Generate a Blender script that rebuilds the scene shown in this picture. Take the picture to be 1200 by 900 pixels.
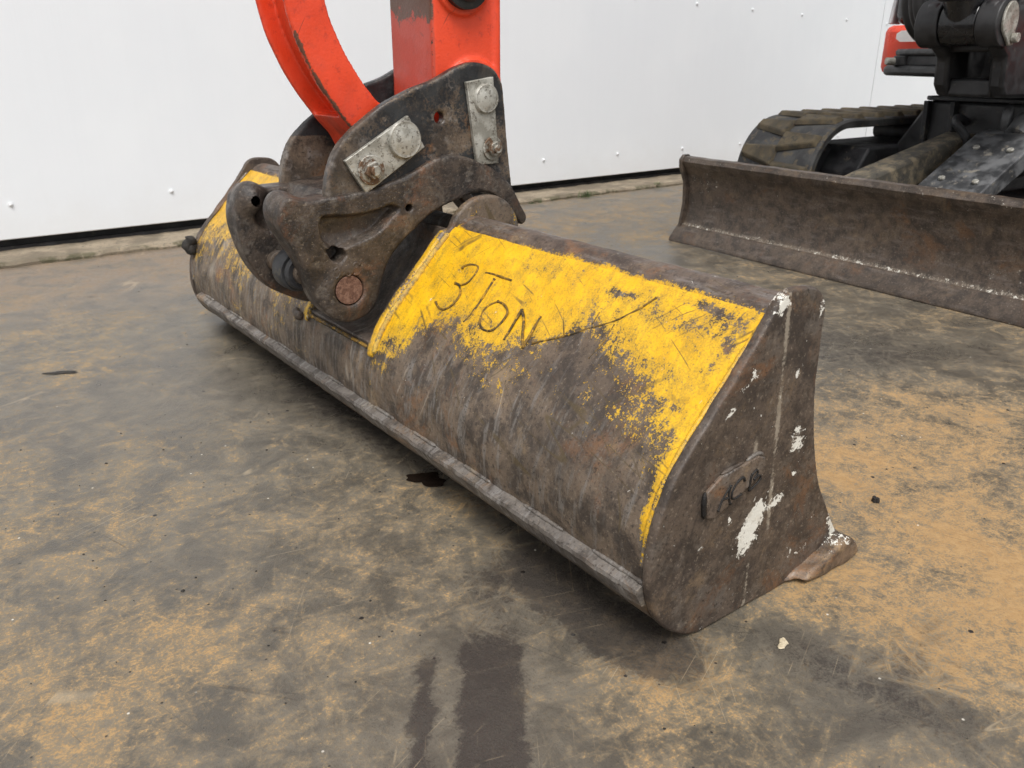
import bpy, bmesh, math, random
import numpy as np
from mathutils import Vector, Matrix
random.seed(7); np.random.seed(7)
S = bpy.context.scene
for o in list(bpy.data.objects): bpy.data.objects.remove(o)
COL = S.collection
PI = math.pi

# ------------------------------------------------------------------ camera, sky, sun, exposure
AL = math.radians(36.8); TH = math.atan(382/970)
cam = bpy.data.cameras.new('Camera'); camo = bpy.data.objects.new('Camera', cam); COL.objects.link(camo)
camo.location = (0, 0, 0.6)
camo.rotation_euler = (PI/2 - TH, 0, -AL)
cam.sensor_width = 36; cam.lens = 36*970/1200
cam.clip_start = 0.02; cam.clip_end = 500
cam.dof.use_dof = True; cam.dof.focus_distance = 1.05; cam.dof.aperture_fstop = 15
S.camera = camo
S.cycles.max_bounces = 6; S.cycles.diffuse_bounces = 3; S.cycles.glossy_bounces = 2
S.render.resolution_x = 1024; S.render.resolution_y = 768

SUN_EL, SUN_AZ = math.radians(58), math.radians(215)      # azimuth from +Y, clockwise
w = bpy.data.worlds.new('World'); S.world = w; w.use_nodes = True
wn = w.node_tree; wn.nodes.clear()
sky = wn.nodes.new('ShaderNodeTexSky'); sky.sky_type = 'NISHITA'; sky.sun_disc = False
sky.sun_elevation = SUN_EL; sky.sun_rotation = SUN_AZ; sky.dust_density = 4.0; sky.air_density = 1.0; sky.ozone_density = 1.0
hs = wn.nodes.new('ShaderNodeHueSaturation'); hs.inputs['Saturation'].default_value = 0.22; hs.inputs['Value'].default_value = 1.0
bg = wn.nodes.new('ShaderNodeBackground'); bg.inputs[1].default_value = 0.125
wo = wn.nodes.new('ShaderNodeOutputWorld')
wn.links.new(sky.outputs[0], hs.inputs['Color']); wn.links.new(hs.outputs[0], bg.inputs[0]); wn.links.new(bg.outputs[0], wo.inputs[0])
sd = bpy.data.lights.new('Sun', 'SUN'); sd.energy = 1.5; sd.angle = math.radians(24); sd.color = (1, .975, .94)
so = bpy.data.objects.new('Sun', sd); COL.objects.link(so); so.location = (0, 0, 6)
dv = Vector((math.sin(SUN_AZ)*math.cos(SUN_EL), math.cos(SUN_AZ)*math.cos(SUN_EL), math.sin(SUN_EL)))
so.rotation_euler = dv.to_track_quat('Z', 'Y').to_euler()
vs = S.view_settings; vs.view_transform = 'Standard'; vs.look = 'None'; vs.exposure = 0.52; vs.gamma = 1

# ------------------------------------------------------------------ shader helper
class G:
    def __init__(s, name):
        s.m = bpy.data.materials.new(name); s.m.use_nodes = True; s.t = s.m.node_tree; s.t.nodes.clear()
        s.out = s.t.nodes.new('ShaderNodeOutputMaterial'); s.b = s.t.nodes.new('ShaderNodeBsdfPrincipled')
        s.t.links.new(s.b.outputs[0], s.out.inputs[0])
        s.obj = s.t.nodes.new('ShaderNodeTexCoord').outputs['Object']
    def put(s, inp, v):
        if hasattr(v, 'is_linked') and not isinstance(v, (int, float, tuple)): s.t.links.new(v, inp)
        else:
            if isinstance(v, tuple) and len(v) == 3 and inp.type == 'RGBA': v = v + (1,)
            inp.default_value = v
    def map(s, scale=(1,1,1), rot=(0,0,0), loc=(0,0,0), vec=None):
        if tuple(rot) != (0,0,0):          # turn first, then stretch
            q = s.t.nodes.new('ShaderNodeMapping'); s.t.links.new(vec or s.obj, q.inputs[0]); q.inputs['Rotation'].default_value = rot; vec = q.outputs[0]
        n = s.t.nodes.new('ShaderNodeMapping'); s.t.links.new(vec or s.obj, n.inputs[0])
        n.inputs['Scale'].default_value = scale; n.inputs['Location'].default_value = loc
        return n.outputs[0]
    def noise(s, scale, detail=6, rough=.6, dist=0, vec=None):
        n = s.t.nodes.new('ShaderNodeTexNoise'); s.t.links.new(vec or s.obj, n.inputs['Vector'])
        n.inputs['Scale'].default_value = scale; n.inputs['Detail'].default_value = detail
        n.inputs['Roughness'].default_value = rough; n.inputs['Distortion'].default_value = dist
        r = s.t.nodes.new('ShaderNodeMapRange'); s.t.links.new(n.outputs['Fac'], r.inputs[0])       # stretch the contrast
        r.inputs[1].default_value = .5-.5/1.8; r.inputs[2].default_value = .5+.5/1.8
        return r.outputs[0]
    def vor(s, scale, feat='F1', out='Distance', vec=None, rnd=1):
        n = s.t.nodes.new('ShaderNodeTexVoronoi'); n.feature = feat; s.t.links.new(vec or s.obj, n.inputs['Vector'])
        n.inputs['Scale'].default_value = scale; n.inputs['Randomness'].default_value = rnd
        return n.outputs[out]
    def step(s, v, a, b, lo=0, hi=1):
        n = s.t.nodes.new('ShaderNodeMapRange'); n.interpolation_type = 'SMOOTHSTEP'
        s.put(n.inputs[0], v); n.inputs[1].default_value = a; n.inputs[2].default_value = b
        n.inputs[3].default_value = lo; n.inputs[4].default_value = hi
        return n.outputs[0]
    def scratch(s, rot, scale, thr, off, msk=.62, ax=(.30, 8, .30)):
        ln = s.step(s.m_('ABSOLUTE', s.sub(s.noise(scale, 0, .5, 0, s.map(ax, rot, (off*3.1, off*1.7, off))), .5)), thr*2, thr*.3)
        return s.mul(ln, s.step(s.noise(scale*2.2, 3, .7, 0, s.map((1,1,1), (0,0,0), (off*5, 2, off))), msk, msk+.18))
    def m_(s, op, a, b=0.0):
        n = s.t.nodes.new('ShaderNodeMath'); n.operation = op; s.put(n.inputs[0], a); s.put(n.inputs[1], b); return n.outputs[0]
    def mul(s, a, b): return s.m_('MULTIPLY', a, b)
    def add(s, a, b): return s.m_('ADD', a, b)
    def sub(s, a, b): return s.m_('SUBTRACT', a, b)
    def mx(s, a, b): return s.m_('MAXIMUM', a, b)
    def mix(s, f, a, b, mode='MIX'):
        n = s.t.nodes.new('ShaderNodeMix'); n.data_type = 'RGBA'; n.blend_type = mode
        s.put(n.inputs[0], f); s.put(n.inputs[6], a); s.put(n.inputs[7], b); return n.outputs[2]
    def attr(s, name):
        n = s.t.nodes.new('ShaderNodeAttribute'); n.attribute_name = name; return n
    def sep(s, c):
        n = s.t.nodes.new('ShaderNodeSeparateColor'); s.t.links.new(c, n.inputs[0]); return n.outputs
    def xyz(s, v=None):
        n = s.t.nodes.new('ShaderNodeSeparateXYZ'); s.t.links.new(v or s.obj, n.inputs[0]); return n.outputs
    def normal(s):
        return s.t.nodes.new('ShaderNodeNewGeometry').outputs['Normal']
    def point(s):
        return s.t.nodes.new('ShaderNodeNewGeometry').outputs['Pointiness']
    def bump(s, h, strength=.3, dist=.002, prev=None):
        n = s.t.nodes.new('ShaderNodeBump'); s.put(n.inputs['Height'], h)
        n.inputs['Strength'].default_value = strength; n.inputs['Distance'].default_value = dist
        if prev is not None: s.t.links.new(prev, n.inputs['Normal'])
        return n.outputs[0]
    def fin(s, col, rough=.6, metal=0.0, normal=None, spec=.5):
        s.put(s.b.inputs['Base Color'], col); s.put(s.b.inputs['Roughness'], rough); s.put(s.b.inputs['Metallic'], metal)
        s.b.inputs['Specular IOR Level'].default_value = spec
        if normal is not None: s.t.links.new(normal, s.b.inputs['Normal'])
        return s.m

# ------------------------------------------------------------------ materials
def steel_nodes(g, dark=(.042,.031,.023), mid=(.130,.095,.066), grey=(.205,.186,.168), rust=(.21,.098,.040), tan=(.28,.195,.110), streak=(.18,1,.18)):
    big = g.noise(5.5, 4, .6, .4); med = g.noise(26, 6, .7); fine = g.noise(210, 4, .7)
    st = g.noise(95, 4, .65, 0, g.map(streak))
    c = g.mix(g.step(med, .30, .66), dark, mid)
    c = g.mix(g.mul(g.step(st, .5, .82), .75), c, grey)
    c = g.mix(g.mul(g.step(g.add(g.noise(8, 6, .72, .8, g.map((1,1,1), (0,0,0), (3,1,2))), g.mul(g.sub(fine, .5), .25)), .56, .82), .75), c, rust)
    c = g.mix(g.mul(g.step(g.add(g.noise(12, 6, .74, .3, g.map((1,1,1), (0,0,0), (7,4,9))), g.mul(g.sub(fine, .5), .3)), .58, .85), .6), c, tan)
    c = g.mix(g.mul(g.step(big, .45, .85), .45), c, dark)
    c = g.mix(g.mul(g.step(fine, .58, .78), .85), c, (.026,.020,.016))
    c = g.mix(g.mul(g.step(fine, .36, .18), .42), c, (.28,.225,.165))
    return c, big, med, fine, st
def splash(g, c, a, fine):
    r = g.sep(a)
    n = g.noise(60, 5, .78, .8)
    tanm = g.step(g.add(r[1], g.add(g.mul(g.sub(fine, .5), .9), g.mul(g.sub(n, .5), .5))), .40, .75)
    c = g.mix(g.mul(tanm, .62), c, (.36,.31,.24))
    wm = g.step(g.add(r[0], g.add(g.mul(g.sub(n, .5), 1.30), g.mul(g.sub(fine, .5), .55))), .56, .62)
    c = g.mix(wm, c, (.68,.66,.59))
    return c, wm
def mk_steel(name, yellow=False, white=0.0, bstr=.45, nscr=0, ro=(.62,.40), **k):
    g = G(name); c, big, med, fine, st = steel_nodes(g, **k)
    a = g.attr('mask').outputs['Color']; r = g.sep(a)
    for q_ in range(nscr):
        ln = g.scratch([(.5,.9,.3),(1.3,.2,1.1),(.2,-.5,2.0)][q_], 3.2, .012, q_+2)
        c = g.mix(g.mul(ln, .55), c, (.34,.29,.23) if q_ != 1 else (.022,.017,.014))
    c, wm = splash(g, c, a, fine)
    if white:
        wsp = g.step(g.add(g.noise(34, 6, .78, .3, g.map((1,1,1),(0,0,0),(2,8,1))), g.add(g.mul(g.sub(fine, .5), .5), g.mul(g.sub(g.noise(4, 3), .5), .5))), 1.02-white, 1.25-white)
        c = g.mix(g.mul(wsp, .8), c, (.50,.465,.41))
    rough = g.step(st, .3, .8, *ro); metal = g.mul(g.step(st, .45, .85), .3)
    if yellow:
        n1 = g.noise(38, 6, .74, .5); sp = g.noise(430, 2, .7)
        sc = g.noise(60, 3, .6, .2, g.map((1, .1, 1), (.35,.2,.5)))       # scuffs along the bucket
        v = g.add(r[2], g.add(g.mul(g.sub(n1, .5), .55), g.add(g.mul(g.sub(fine, .5), .55), g.add(g.mul(g.sub(sp, .5), .52), g.add(g.mul(g.sub(st, .5), .30), g.mul(g.sub(sc, .5), .42))))))
        pm = g.step(v, .49, .54)
        yc = g.mix(g.step(g.noise(14, 4, .6), .2, .85), (.72,.385,.004), (.80,.46,.010))
        yc = g.mix(g.mul(g.step(fine, .52, .82), .6), yc, (.34,.20,.014))
        yc = g.mix(g.mul(g.step(g.add(v, g.mul(g.sub(st, .5), .3)), 1.0, .55), .65), yc, (.33,.21,.025))
        yc = g.mix(g.mul(g.step(g.add(r[1], g.mul(g.sub(n1, .5), .8)), .2, .8), .75), yc, (.25,.175,.075))
        c = g.mix(pm, c, yc)
        for q_ in range(3):       # scrapes through the paint
            c = g.mix(g.mul(g.scratch([(.3,.7,.9),(1.0,.4,-.6),(.7,-.3,1.7)][q_], 4.5, .011, q_+9, .54), .75), c, (.075,.052,.022))
        c = g.mix(g.mul(g.step(g.noise(70, 4, .75, .8, g.map((1,1,1),(0,0,0),(9,1,4))), .865, .89), .9), c, (.62,.60,.55))
        rough = g.m_('MINIMUM', rough, g.step(pm, 0, 1, .9, .45)); metal = g.mul(metal, g.sub(1.0, pm))
    nb = g.bump(g.add(g.mul(fine, .55), med), bstr, .0018)
    return g.fin(c, rough, metal, nb)
M_bskin = mk_steel('worn_yellow_steel', yellow=True, nscr=3)
M_tube = mk_steel('worn_yellow_tube_steel', yellow=True, streak=(.6,.12,.6), dark=(.042,.031,.025), mid=(.105,.078,.060))
M_bplate = mk_steel('worn_steel_plate', dark=(.036,.026,.020), mid=(.088,.064,.047), grey=(.14,.118,.10), tan=(.20,.135,.078), rust=(.155,.072,.031), streak=(.3,.3,.3), nscr=2)
M_steel = mk_steel('bare_worn_steel')
M_bright = mk_steel('scraped_steel_edge', dark=(.060,.050,.042), mid=(.145,.128,.112), grey=(.27,.255,.24), tan=(.29,.235,.165), rust=(.20,.12,.06), white=.10)
M_blade = mk_steel('rusty_blade_steel', streak=(.6,.15,.6), dark=(.034,.025,.019), mid=(.088,.064,.046), grey=(.14,.115,.098), rust=(.13,.066,.030), tan=(.17,.12,.075), white=.17, ro=(.52,.36), bstr=.3)
M_cast = mk_steel('rusty_cast_steel', dark=(.018,.014,.012), mid=(.066,.049,.037), grey=(.14,.122,.105), rust=(.165,.075,.036), tan=(.15,.108,.07), streak=(.5,.5,.5), bstr=.8, ro=(.52,.33))
def mk_hitchpaint():
    g = G('chipped_black_paint'); c, big, med, fine, st = steel_nodes(g, streak=(.4,.4,.4))
    wear = g.add(g.mul(g.sub(g.noise(10, 6, .7, .6), .5), .85), g.add(g.mul(g.sub(fine, .5), .5), g.mul(g.sub(g.point(), .5), 4.0)))
    a = g.sep(g.attr('mask').outputs['Color']); wear = g.add(wear, a[1])
    pm = g.step(wear, .22, .02)
    c = g.mix(pm, c, g.mix(g.step(med, .35, .7), (.012,.012,.013), (.026,.027,.028)))
    c = g.mix(g.mul(g.step(g.noise(60, 7, .75, .5, g.map((1,1,1),(0,0,0),(1,6,2))), .86, .89), .7), c, (.40,.38,.34))
    c = g.mix(g.mul(g.step(g.noise(7, 8, .7, 1, g.map((1,1,1),(0,0,0),(1,2,2))), .5, .75), .45), c, (.095,.075,.055))
    return g.fin(c, g.step(g.noise(12), .3, .7, .35, .65), .05, g.bump(g.add(med, g.mul(fine, .5)), .5, .0015))
M_hitch = mk_hitchpaint()
def mk_red():
    g = G('orange_red_paint'); a = g.sep(g.attr('mask').outputs['Color'])
    c = g.mix(g.step(g.noise(7, 5), .3, .7), (.66,.052,.016), (.74,.068,.022))
    c = g.mix(g.mul(g.step(g.noise(60, 6, .75), .55, .85), .6), c, (.34,.032,.018))
    c = g.mix(g.mul(g.step(g.noise(9, 6, .75, .5, g.map((1,1,1),(0,0,0),(4,2,2))), .5, .9), .4), c, (.40,.06,.035))
    painted_shade = g.step(g.add(a[1], g.mul(g.sub(g.noise(16, 7, .7), .5), .8)), .3, .8)  # darker red painted as shade on the dipper's left face and link channel
    c = g.mix(g.mul(painted_shade, .65), c, (.30,.055,.035))
    dirt = g.step(g.add(a[0], g.mul(g.sub(g.noise(45, 6, .75), .5), 1.0)), .50, .62)
    c = g.mix(g.mul(dirt, .9), c, (.070,.055,.036))
    chip = g.step(g.add(g.mul(g.noise(80, 6, .78, .4), .6), g.add(g.mul(g.sub(g.noise(6), .5), .25), g.add(g.mul(a[2], .5), g.mul(g.m_('MAXIMUM', g.sub(g.point(), .52), 0.0), 3.2)))), .575, .605)
    c = g.mix(chip, c, (.035,.024,.018))
    for q_ in range(2):
        c = g.mix(g.mul(g.scratch([(.4,.9,.2),(1.2,.1,1.0)][q_], 4.0, .008, q_+6, .60), .6), c, (.12,.03,.02) if q_ else (.78,.22,.15))
    h = g.noise(260, 3, .6)
    return g.fin(c, g.step(g.noise(20), .3, .7, .32, .5), 0, g.bump(h, .28, .0010))
M_red = mk_red()
def mk_zinc(rust):
    g = G('zinc_plated_steel')
    c = g.mix(g.step(g.noise(30, 7, .7), .35, .68), (.25,.24,.205), (.44,.43,.385))
    c = g.mix(g.step(g.noise(48, 6, .7, .5), .78-rust*2, .95-rust*2), c, (.13,.075,.042))
    c = g.mix(g.mul(g.step(g.noise(160, 5, .7), .6, .7), .7), c, (.07,.055,.042))
    c = g.mix(g.step(g.noise(75, 6, .7, .2, g.map((1,1,1),(0,0,0),(3,2,5))), .86, .90), c, (.66,.65,.62))
    return g.fin(c, g.step(g.noise(40), .3, .7, .38, .65), .35, g.bump(g.noise(120, 6, .65), .4, .0012))
M_zinc = mk_zinc(.0); M_zincrust = mk_zinc(.16)
def mk_rust():
    g = G('flat_rust')
    c = g.mix(g.step(g.noise(120, 7, .7), .35, .7), (.105,.050,.032), (.19,.105,.072))
    c = g.mix(g.mul(g.step(g.noise(300, 4), .58, .7), .8), c, (.07,.03,.02))
    return g.fin(c, .85, 0, g.bump(g.noise(280, 5), .5, .001))
M_rust = mk_rust()
def mk_simple(name, c0, c1, rough=.6, metal=0.0, scale=14, bump=.2, dust=None, dthr=.6):
    dthr = .5+(dthr-.5)*1.6
    g = G(name); c = g.mix(g.step(g.noise(scale, 7, .65), .32, .7), c0, c1)
    if dust: c = g.mix(g.mul(g.step(g.noise(scale*1.7, 8, .7, .5, g.map((1,1,1),(0,0,0),(3,3,8))), dthr, dthr+.14), .85), c, dust)
    return g.fin(c, g.step(g.noise(scale*2), .3, .7, rough-.08, rough+.1), metal, g.bump(g.noise(scale*6, 6, .65), bump, .0015))
M_black = mk_simple('dull_black_paint', (.010,.010,.011), (.026,.026,.027), .5, dust=(.055,.05,.042), dthr=.62)
M_gloss = mk_simple('gloss_black_panel', (.008,.008,.009), (.014,.014,.015), .22, bump=.03)
M_hose = mk_simple('black_rubber_hose', (.010,.010,.010), (.022,.021,.021), .6)
M_rubber = mk_simple('grey_black_rubber', (.026,.026,.027), (.066,.066,.064), .75, scale=16, dust=(.11,.088,.055), dthr=.54)
M_lug = mk_simple('dusty_rubber', (.050,.041,.027), (.105,.083,.050), .85, scale=22, dust=(.040,.037,.033), dthr=.54)
M_frame = mk_simple('muddy_black_steel', (.012,.012,.014), (.035,.036,.038), .6, scale=18, dust=(.075,.067,.052), dthr=.58)
M_arm = mk_simple('dirt_caked_steel', (.05,.045,.035), (.16,.13,.085), .85, scale=30, bump=.6, dust=(.03,.028,.026), dthr=.55)
M_guard = mk_simple('scuffed_guard_plate', (.035,.036,.038), (.12,.122,.125), .5, scale=16, dust=(.22,.20,.165), dthr=.58)
M_bodyred = mk_simple('orange_body_panel', (.66,.048,.016), (.70,.055,.018), .35, bump=.03)
M_silver = mk_simple('pale_grey_trim', (.45,.46,.47), (.55,.56,.57), .4, bump=.03)
M_white = mk_simple('white_sticker', (.60,.58,.56), (.68,.66,.64), .5, bump=.03)
M_weld = mk_simple('dark_weld_bead', (.035,.024,.010), (.20,.11,.012), .6, scale=70, bump=.6, dust=(.50,.27,.01), dthr=.54)
M_darkmark = mk_simple('black_weld_lettering', (.004,.003,.003), (.012,.009,.007), .6, scale=90, bump=.4)
M_ybead = mk_simple('painted_weld_bead', (.40,.25,.06), (.62,.40,.05), .5, scale=60, bump=.7, dust=(.17,.135,.07), dthr=.5)
M_stone = mk_simple('pale_stone', (.45,.37,.24), (.55,.47,.33), .8, scale=60, bump=.5)
M_dirt = mk_simple('dark_grit', (.012,.010,.008), (.03,.026,.022), .8, scale=90)
M_grass = mk_simple('weed_green', (.045,.075,.022), (.10,.13,.04), .7, scale=30)
def mk_wall():
    g = G('white_coated_steel')
    c = g.mix(g.step(g.noise(1.2, 4), .35, .7), (.775,.808,.835), (.80,.832,.855))
    c = g.mix(g.mul(g.step(g.noise(40, 3, .5, 0, g.map((1,1,.04))), .4, .7), .02), c, (.60,.62,.64))
    z = g.xyz()[2]
    low = g.mul(g.step(g.add(z, g.mul(g.sub(g.noise(9, 8, .7), .5), .2)), .22, .02), .16)
    c = g.mix(low, c, (.60,.58,.54))
    h = g.add(g.noise(160, 1, .5, 0, g.map((1,1,.006))), g.mul(g.noise(1.6, 2, .5), 2.2))
    return g.fin(c, g.step(g.noise(3, 5), .3, .7, .32, .44), 0, g.bump(h, .035, .004))
M_wall = mk_wall()
def mk_conc():
    g = G('weathered_concrete_kerb')
    c = g.mix(g.step(g.noise(6, 8, .68), .35, .68), (.185,.150,.105), (.31,.255,.18))
    c = g.mix(g.step(g.noise(90, 6, .7), .58, .7), c, (.16,.135,.10))
    c = g.mix(g.mul(g.step(g.noise(5, 6, .6, .6, g.map((1,1,1),(0,0,0),(2,4,4))), .52, .62), .6), c, (.14,.115,.08))
    yv = g.xyz()[1]
    moss = g.mul(g.step(yv, 2.955, 2.92), g.step(g.noise(11, 7, .7), .46, .6))
    c = g.mix(g.mul(moss, .8), c, (.055,.055,.024))
    return g.fin(c, .9, 0, g.bump(g.add(g.noise(60, 8, .7), g.noise(240, 4)), .5, .004))
M_conc = mk_conc()
def mk_ground():
    g = G('dusty_scuffed_concrete'); a = g.sep(g.attr('mask').outputs['Color'])   # R ochre dust, G dark stains and painted shade under the bucket, B brown far apron
    big = g.noise(3.2, 4, .62, .5); mid = g.noise(11, 6, .70, .5); fin = g.noise(70, 5, .78, .3); gr = g.noise(300, 3, .75)
    wipe = None
    for q_, rz in enumerate((.25, 1.05, 1.9, 2.65)):        # dust dragged in several directions
        n_ = g.noise(40, 4, .74, .5, g.map((.24, 1.0, 1), (0, 0, rz), (q_*3.3, q_*1.9, 0)))
        wipe = n_ if wipe is None else g.mx(wipe, n_)
    base = g.mix(g.step(mid, .2, .8), (.082,.072,.057), (.150,.131,.101))
    base = g.mix(g.mul(g.step(wipe, .60, .95), .45), base, (.185,.155,.110))
    base = g.mix(g.mul(g.step(gr, .55, .85), .65), base, (.045,.040,.036))
    d = g.add(a[0], g.add(g.mul(g.sub(big, .5), .46), g.add(g.mul(g.sub(mid, .5), .52), g.add(g.mul(g.sub(fin, .5), .66), g.mul(g.sub(wipe, .67), .60)))))
    och = g.mix(g.step(fin, .2, .8), (.335,.190,.068), (.42,.262,.110))
    thin = g.step(g.add(d, g.mul(g.sub(gr, .5), .35)), .30, .80); c = g.mix(g.mul(thin, .70), base, (.265,.196,.110))
    thick = g.step(g.add(d, g.mul(g.sub(gr, .5), .85)), .58, .94); c = g.mix(g.mul(thick, .80), c, och)
    dk = g.step(g.add(a[1], g.add(g.mul(g.sub(wipe, .66), -.75), g.add(g.mul(g.sub(fin, .5), .55), g.add(g.mul(g.sub(mid, .5), .35), g.mul(g.sub(gr, .5), .35))))), .32, .78)
    c = g.mix(g.mul(dk, .82), c, (.034,.029,.026))
    c = g.mix(g.mul(g.mul(a[2], g.step(mid, .1, .7)), .75), c, (.185,.135,.095))
    for i, rz in enumerate((.3, 1.25, 2.2, .85, 2.75)):     # fine scratches
        ln = g.scratch((0, 0, rz), 3.0, .0055, i, .60, (.30, 9, 1))
        c = g.mix(g.mul(ln, .45), c, (.42,.33,.21) if i % 2 == 0 else (.026,.022,.019))
    vn = g.t.nodes.new('ShaderNodeTexVoronoi'); g.t.links.new(g.obj, vn.inputs['Vector']); vn.inputs['Scale'].default_value = 24
    pk = g.sep(vn.outputs['Color'])
    c = g.mix(g.mul(g.step(g.add(vn.outputs['Distance'], g.mul(g.sub(gr, .5), .03)), .085, .06), g.step(pk[0], .84, .85)), c, (.014,.012,.011))
    vn = g.t.nodes.new('ShaderNodeTexVoronoi'); g.t.links.new(g.obj, vn.inputs['Vector']); vn.inputs['Scale'].default_value = 75
    pk = g.sep(vn.outputs['Color'])
    c = g.mix(g.mul(g.step(vn.outputs['Distance'], .16, .07), g.step(pk[1], .90, .91)), c, (.022,.018,.016))
    c = g.mix(g.mul(g.step(vn.outputs['Distance'], .13, .07), g.step(pk[2], .994, .996)), c, (.55,.52,.45))
    ro = g.add(g.sub(g.step(d, .3, .9, .36, .80), g.mul(a[1], .12)), g.mul(g.sub(mid, .5), .25))
    return g.fin(c, ro, 0, g.bump(g.add(g.mul(fin, .9), g.mul(gr, .55)), .4, .0016), .5)
M_ground = mk_ground()
def mk_oil():
    g = G('wet_oil'); return g.fin((.012,.008,.006), .18, 0, g.bump(g.noise(60), .05, .001))
M_oil = mk_oil()

# ------------------------------------------------------------------ mesh helpers
def link(name, me, mat=None, parent=None, smooth=None, bevel=0, seg=2):
    o = bpy.data.objects.new(name, me); COL.objects.link(o)
    if mat and not me.materials: me.materials.append(mat)
    if smooth is not None:
        me.polygons.foreach_set('use_smooth', [True]*len(me.polygons))
        if smooth > 0:
            try: me.set_sharp_from_angle(angle=math.radians(smooth))
            except Exception: pass
    if bevel:
        b = o.modifiers.new('bevel', 'BEVEL'); b.width = bevel; b.segments = seg; b.limit_method = 'ANGLE'; b.angle_limit = math.radians(40)
    if parent is not None:
        o.parent = parent; o.matrix_parent_inverse = base_inv(parent)
    return o
def base_inv(p):
    m = Matrix.Identity(4)
    while p is not None:
        m = p.matrix_basis.copy() @ m if p.parent is None else p.parent_type and (Matrix(p.matrix_parent_inverse) @ p.matrix_basis) @ m
        p = p.parent
    return m.inverted()
def pyd(verts, faces, fix=False):
    me = bpy.data.meshes.new('m'); me.from_pydata([tuple(map(float, v)) for v in verts], [], faces); me.update()
    if fix:
        bm = bmesh.new(); bm.from_mesh(me); bmesh.ops.recalc_face_normals(bm, faces=bm.faces); bm.to_mesh(me); bm.free()
    return me
def empty(name, loc, label, cat, group=None):
    o = bpy.data.objects.new(name, None); COL.objects.link(o); o.location = loc; o.empty_display_size = .1
    tag(o, label, cat, group); return o
def tag(o, label=None, cat=None, group=None, kind=None):
    if label: o['label'] = label
    if cat: o['category'] = cat
    if group: o['group'] = group
    if kind: o['kind'] = kind
    return o
IDT = lambda p: p
def prism(name, poly, a, b, axis, mat, parent=None, bevel=.004, T=IDT, smooth=35):
    """extrude a polygon: axis 'y' -> poly is (x,z); 'z' -> (x,y); 'x' -> (y,z)"""
    mkp = {'y': lambda p, t: (p[0], t, p[1]), 'z': lambda p, t: (p[0], p[1], t), 'x': lambda p, t: (t, p[0], p[1])}[axis]
    n = len(poly); v = [T(mkp(p, a)) for p in poly] + [T(mkp(p, b)) for p in poly]
    f = [list(range(n)), list(range(2*n-1, n-1, -1))] + [[i, i+n, (i+1) % n + n, (i+1) % n] for i in range(n)]
    return link(name, pyd(v, f, True), mat, parent, smooth, bevel)
def box(name, x0, x1, y0, y1, z0, z1, mat, parent=None, bevel=.004, T=IDT):
    return prism(name, [(x0,y0),(x1,y0),(x1,y1),(x0,y1)], z0, z1, 'z', mat, parent, bevel, T)
def tube_geo(pts, r, n=12, cap=True):
    P = [Vector(p) for p in pts]; R = r if hasattr(r, '__len__') else [r]*len(P)
    v, f = [], []
    up = None
    for i, p in enumerate(P):
        t = (P[min(i+1, len(P)-1)] - P[max(i-1, 0)]).normalized()
        if up is None: up = t.orthogonal().normalized()
        up = (up - t*up.dot(t)).normalized(); s = t.cross(up)
        for k in range(n):
            a = 2*PI*k/n; v.append(p + (up*math.cos(a) + s*math.sin(a))*R[i])
    for i in range(len(P)-1):
        for k in range(n): f.append([i*n+k, i*n+(k+1) % n, (i+1)*n+(k+1) % n, (i+1)*n+k])
    if cap: f += [list(range(n-1, -1, -1)), list(range((len(P)-1)*n, len(P)*n))]
    return v, f
def tube(name, pts, r, mat, parent=None, n=12, bevel=0, sm=45):
    v, f = tube_geo(pts, r, n); return link(name, pyd(v, f), mat, parent, sm, bevel)
def cyl(name, p0, p1, r, mat, parent=None, n=36, bevel=.003):
    return tube(name, [p0, p1], r, mat, parent, n, bevel)
def spline(pts, n=8, closed=False):
    P = np.array(pts, float); N = len(P); out = []
    rng = range(N if closed else N-1)
    for i in rng:
        g = (lambda k: P[k % N]) if closed else (lambda k: P[min(max(k, 0), N-1)])
        p0, p1, p2, p3 = g(i-1), g(i), g(i+1), g(i+2)
        for k in range(n):
            t = k/n; out.append(.5*((2*p1) + (p2-p0)*t + (2*p0-5*p1+4*p2-p3)*t*t + (3*p1-p0-3*p2+p3)*t**3))
    if not closed: out.append(P[-1])
    return np.array(out)

# signed-distance solids -> dense mesh (surface nets)
def sd_poly(X, Z, poly):
    P = np.array(poly, float); d = np.full(X.shape, 1e9); ins = np.zeros(X.shape, bool); n = len(P)
    for i in range(n):
        a, b = P[i], P[(i+1) % n]; e = b-a; wx, wz = X-a[0], Z-a[1]
        t = np.clip((wx*e[0]+wz*e[1])/(e@e+1e-12), 0, 1)
        d = np.minimum(d, (wx-e[0]*t)**2 + (wz-e[1]*t)**2)
        c = ((a[1] > Z) != (b[1] > Z)); ins ^= c & (X < (b[0]-a[0])*(Z-a[1])/(b[1]-a[1]+1e-12)+a[0])
    d = np.sqrt(d); return np.where(ins, -d, d)
def sd_line(X, Z, pts):
    P = np.array(pts, float); d = np.full(X.shape, 1e9)
    for a, b in zip(P[:-1], P[1:]):
        e = b-a; wx, wz = X-a[0], Z-a[1]; t = np.clip((wx*e[0]+wz*e[1])/(e@e+1e-12), 0, 1)
        d = np.minimum(d, (wx-e[0]*t)**2 + (wz-e[1]*t)**2)
    return np.sqrt(d)
def ext(d2, Y, y0, y1, r=.003):
    a = d2 + r; b = np.abs(Y-(y0+y1)/2) - (y1-y0)/2 + r
    return np.minimum(np.maximum(a, b), 0) + np.hypot(np.maximum(a, 0), np.maximum(b, 0)) - r
def smin(a, b, k):
    h = np.clip(.5+.5*(b-a)/k, 0, 1); return b*(1-h)+a*h-k*h*(1-h)
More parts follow.
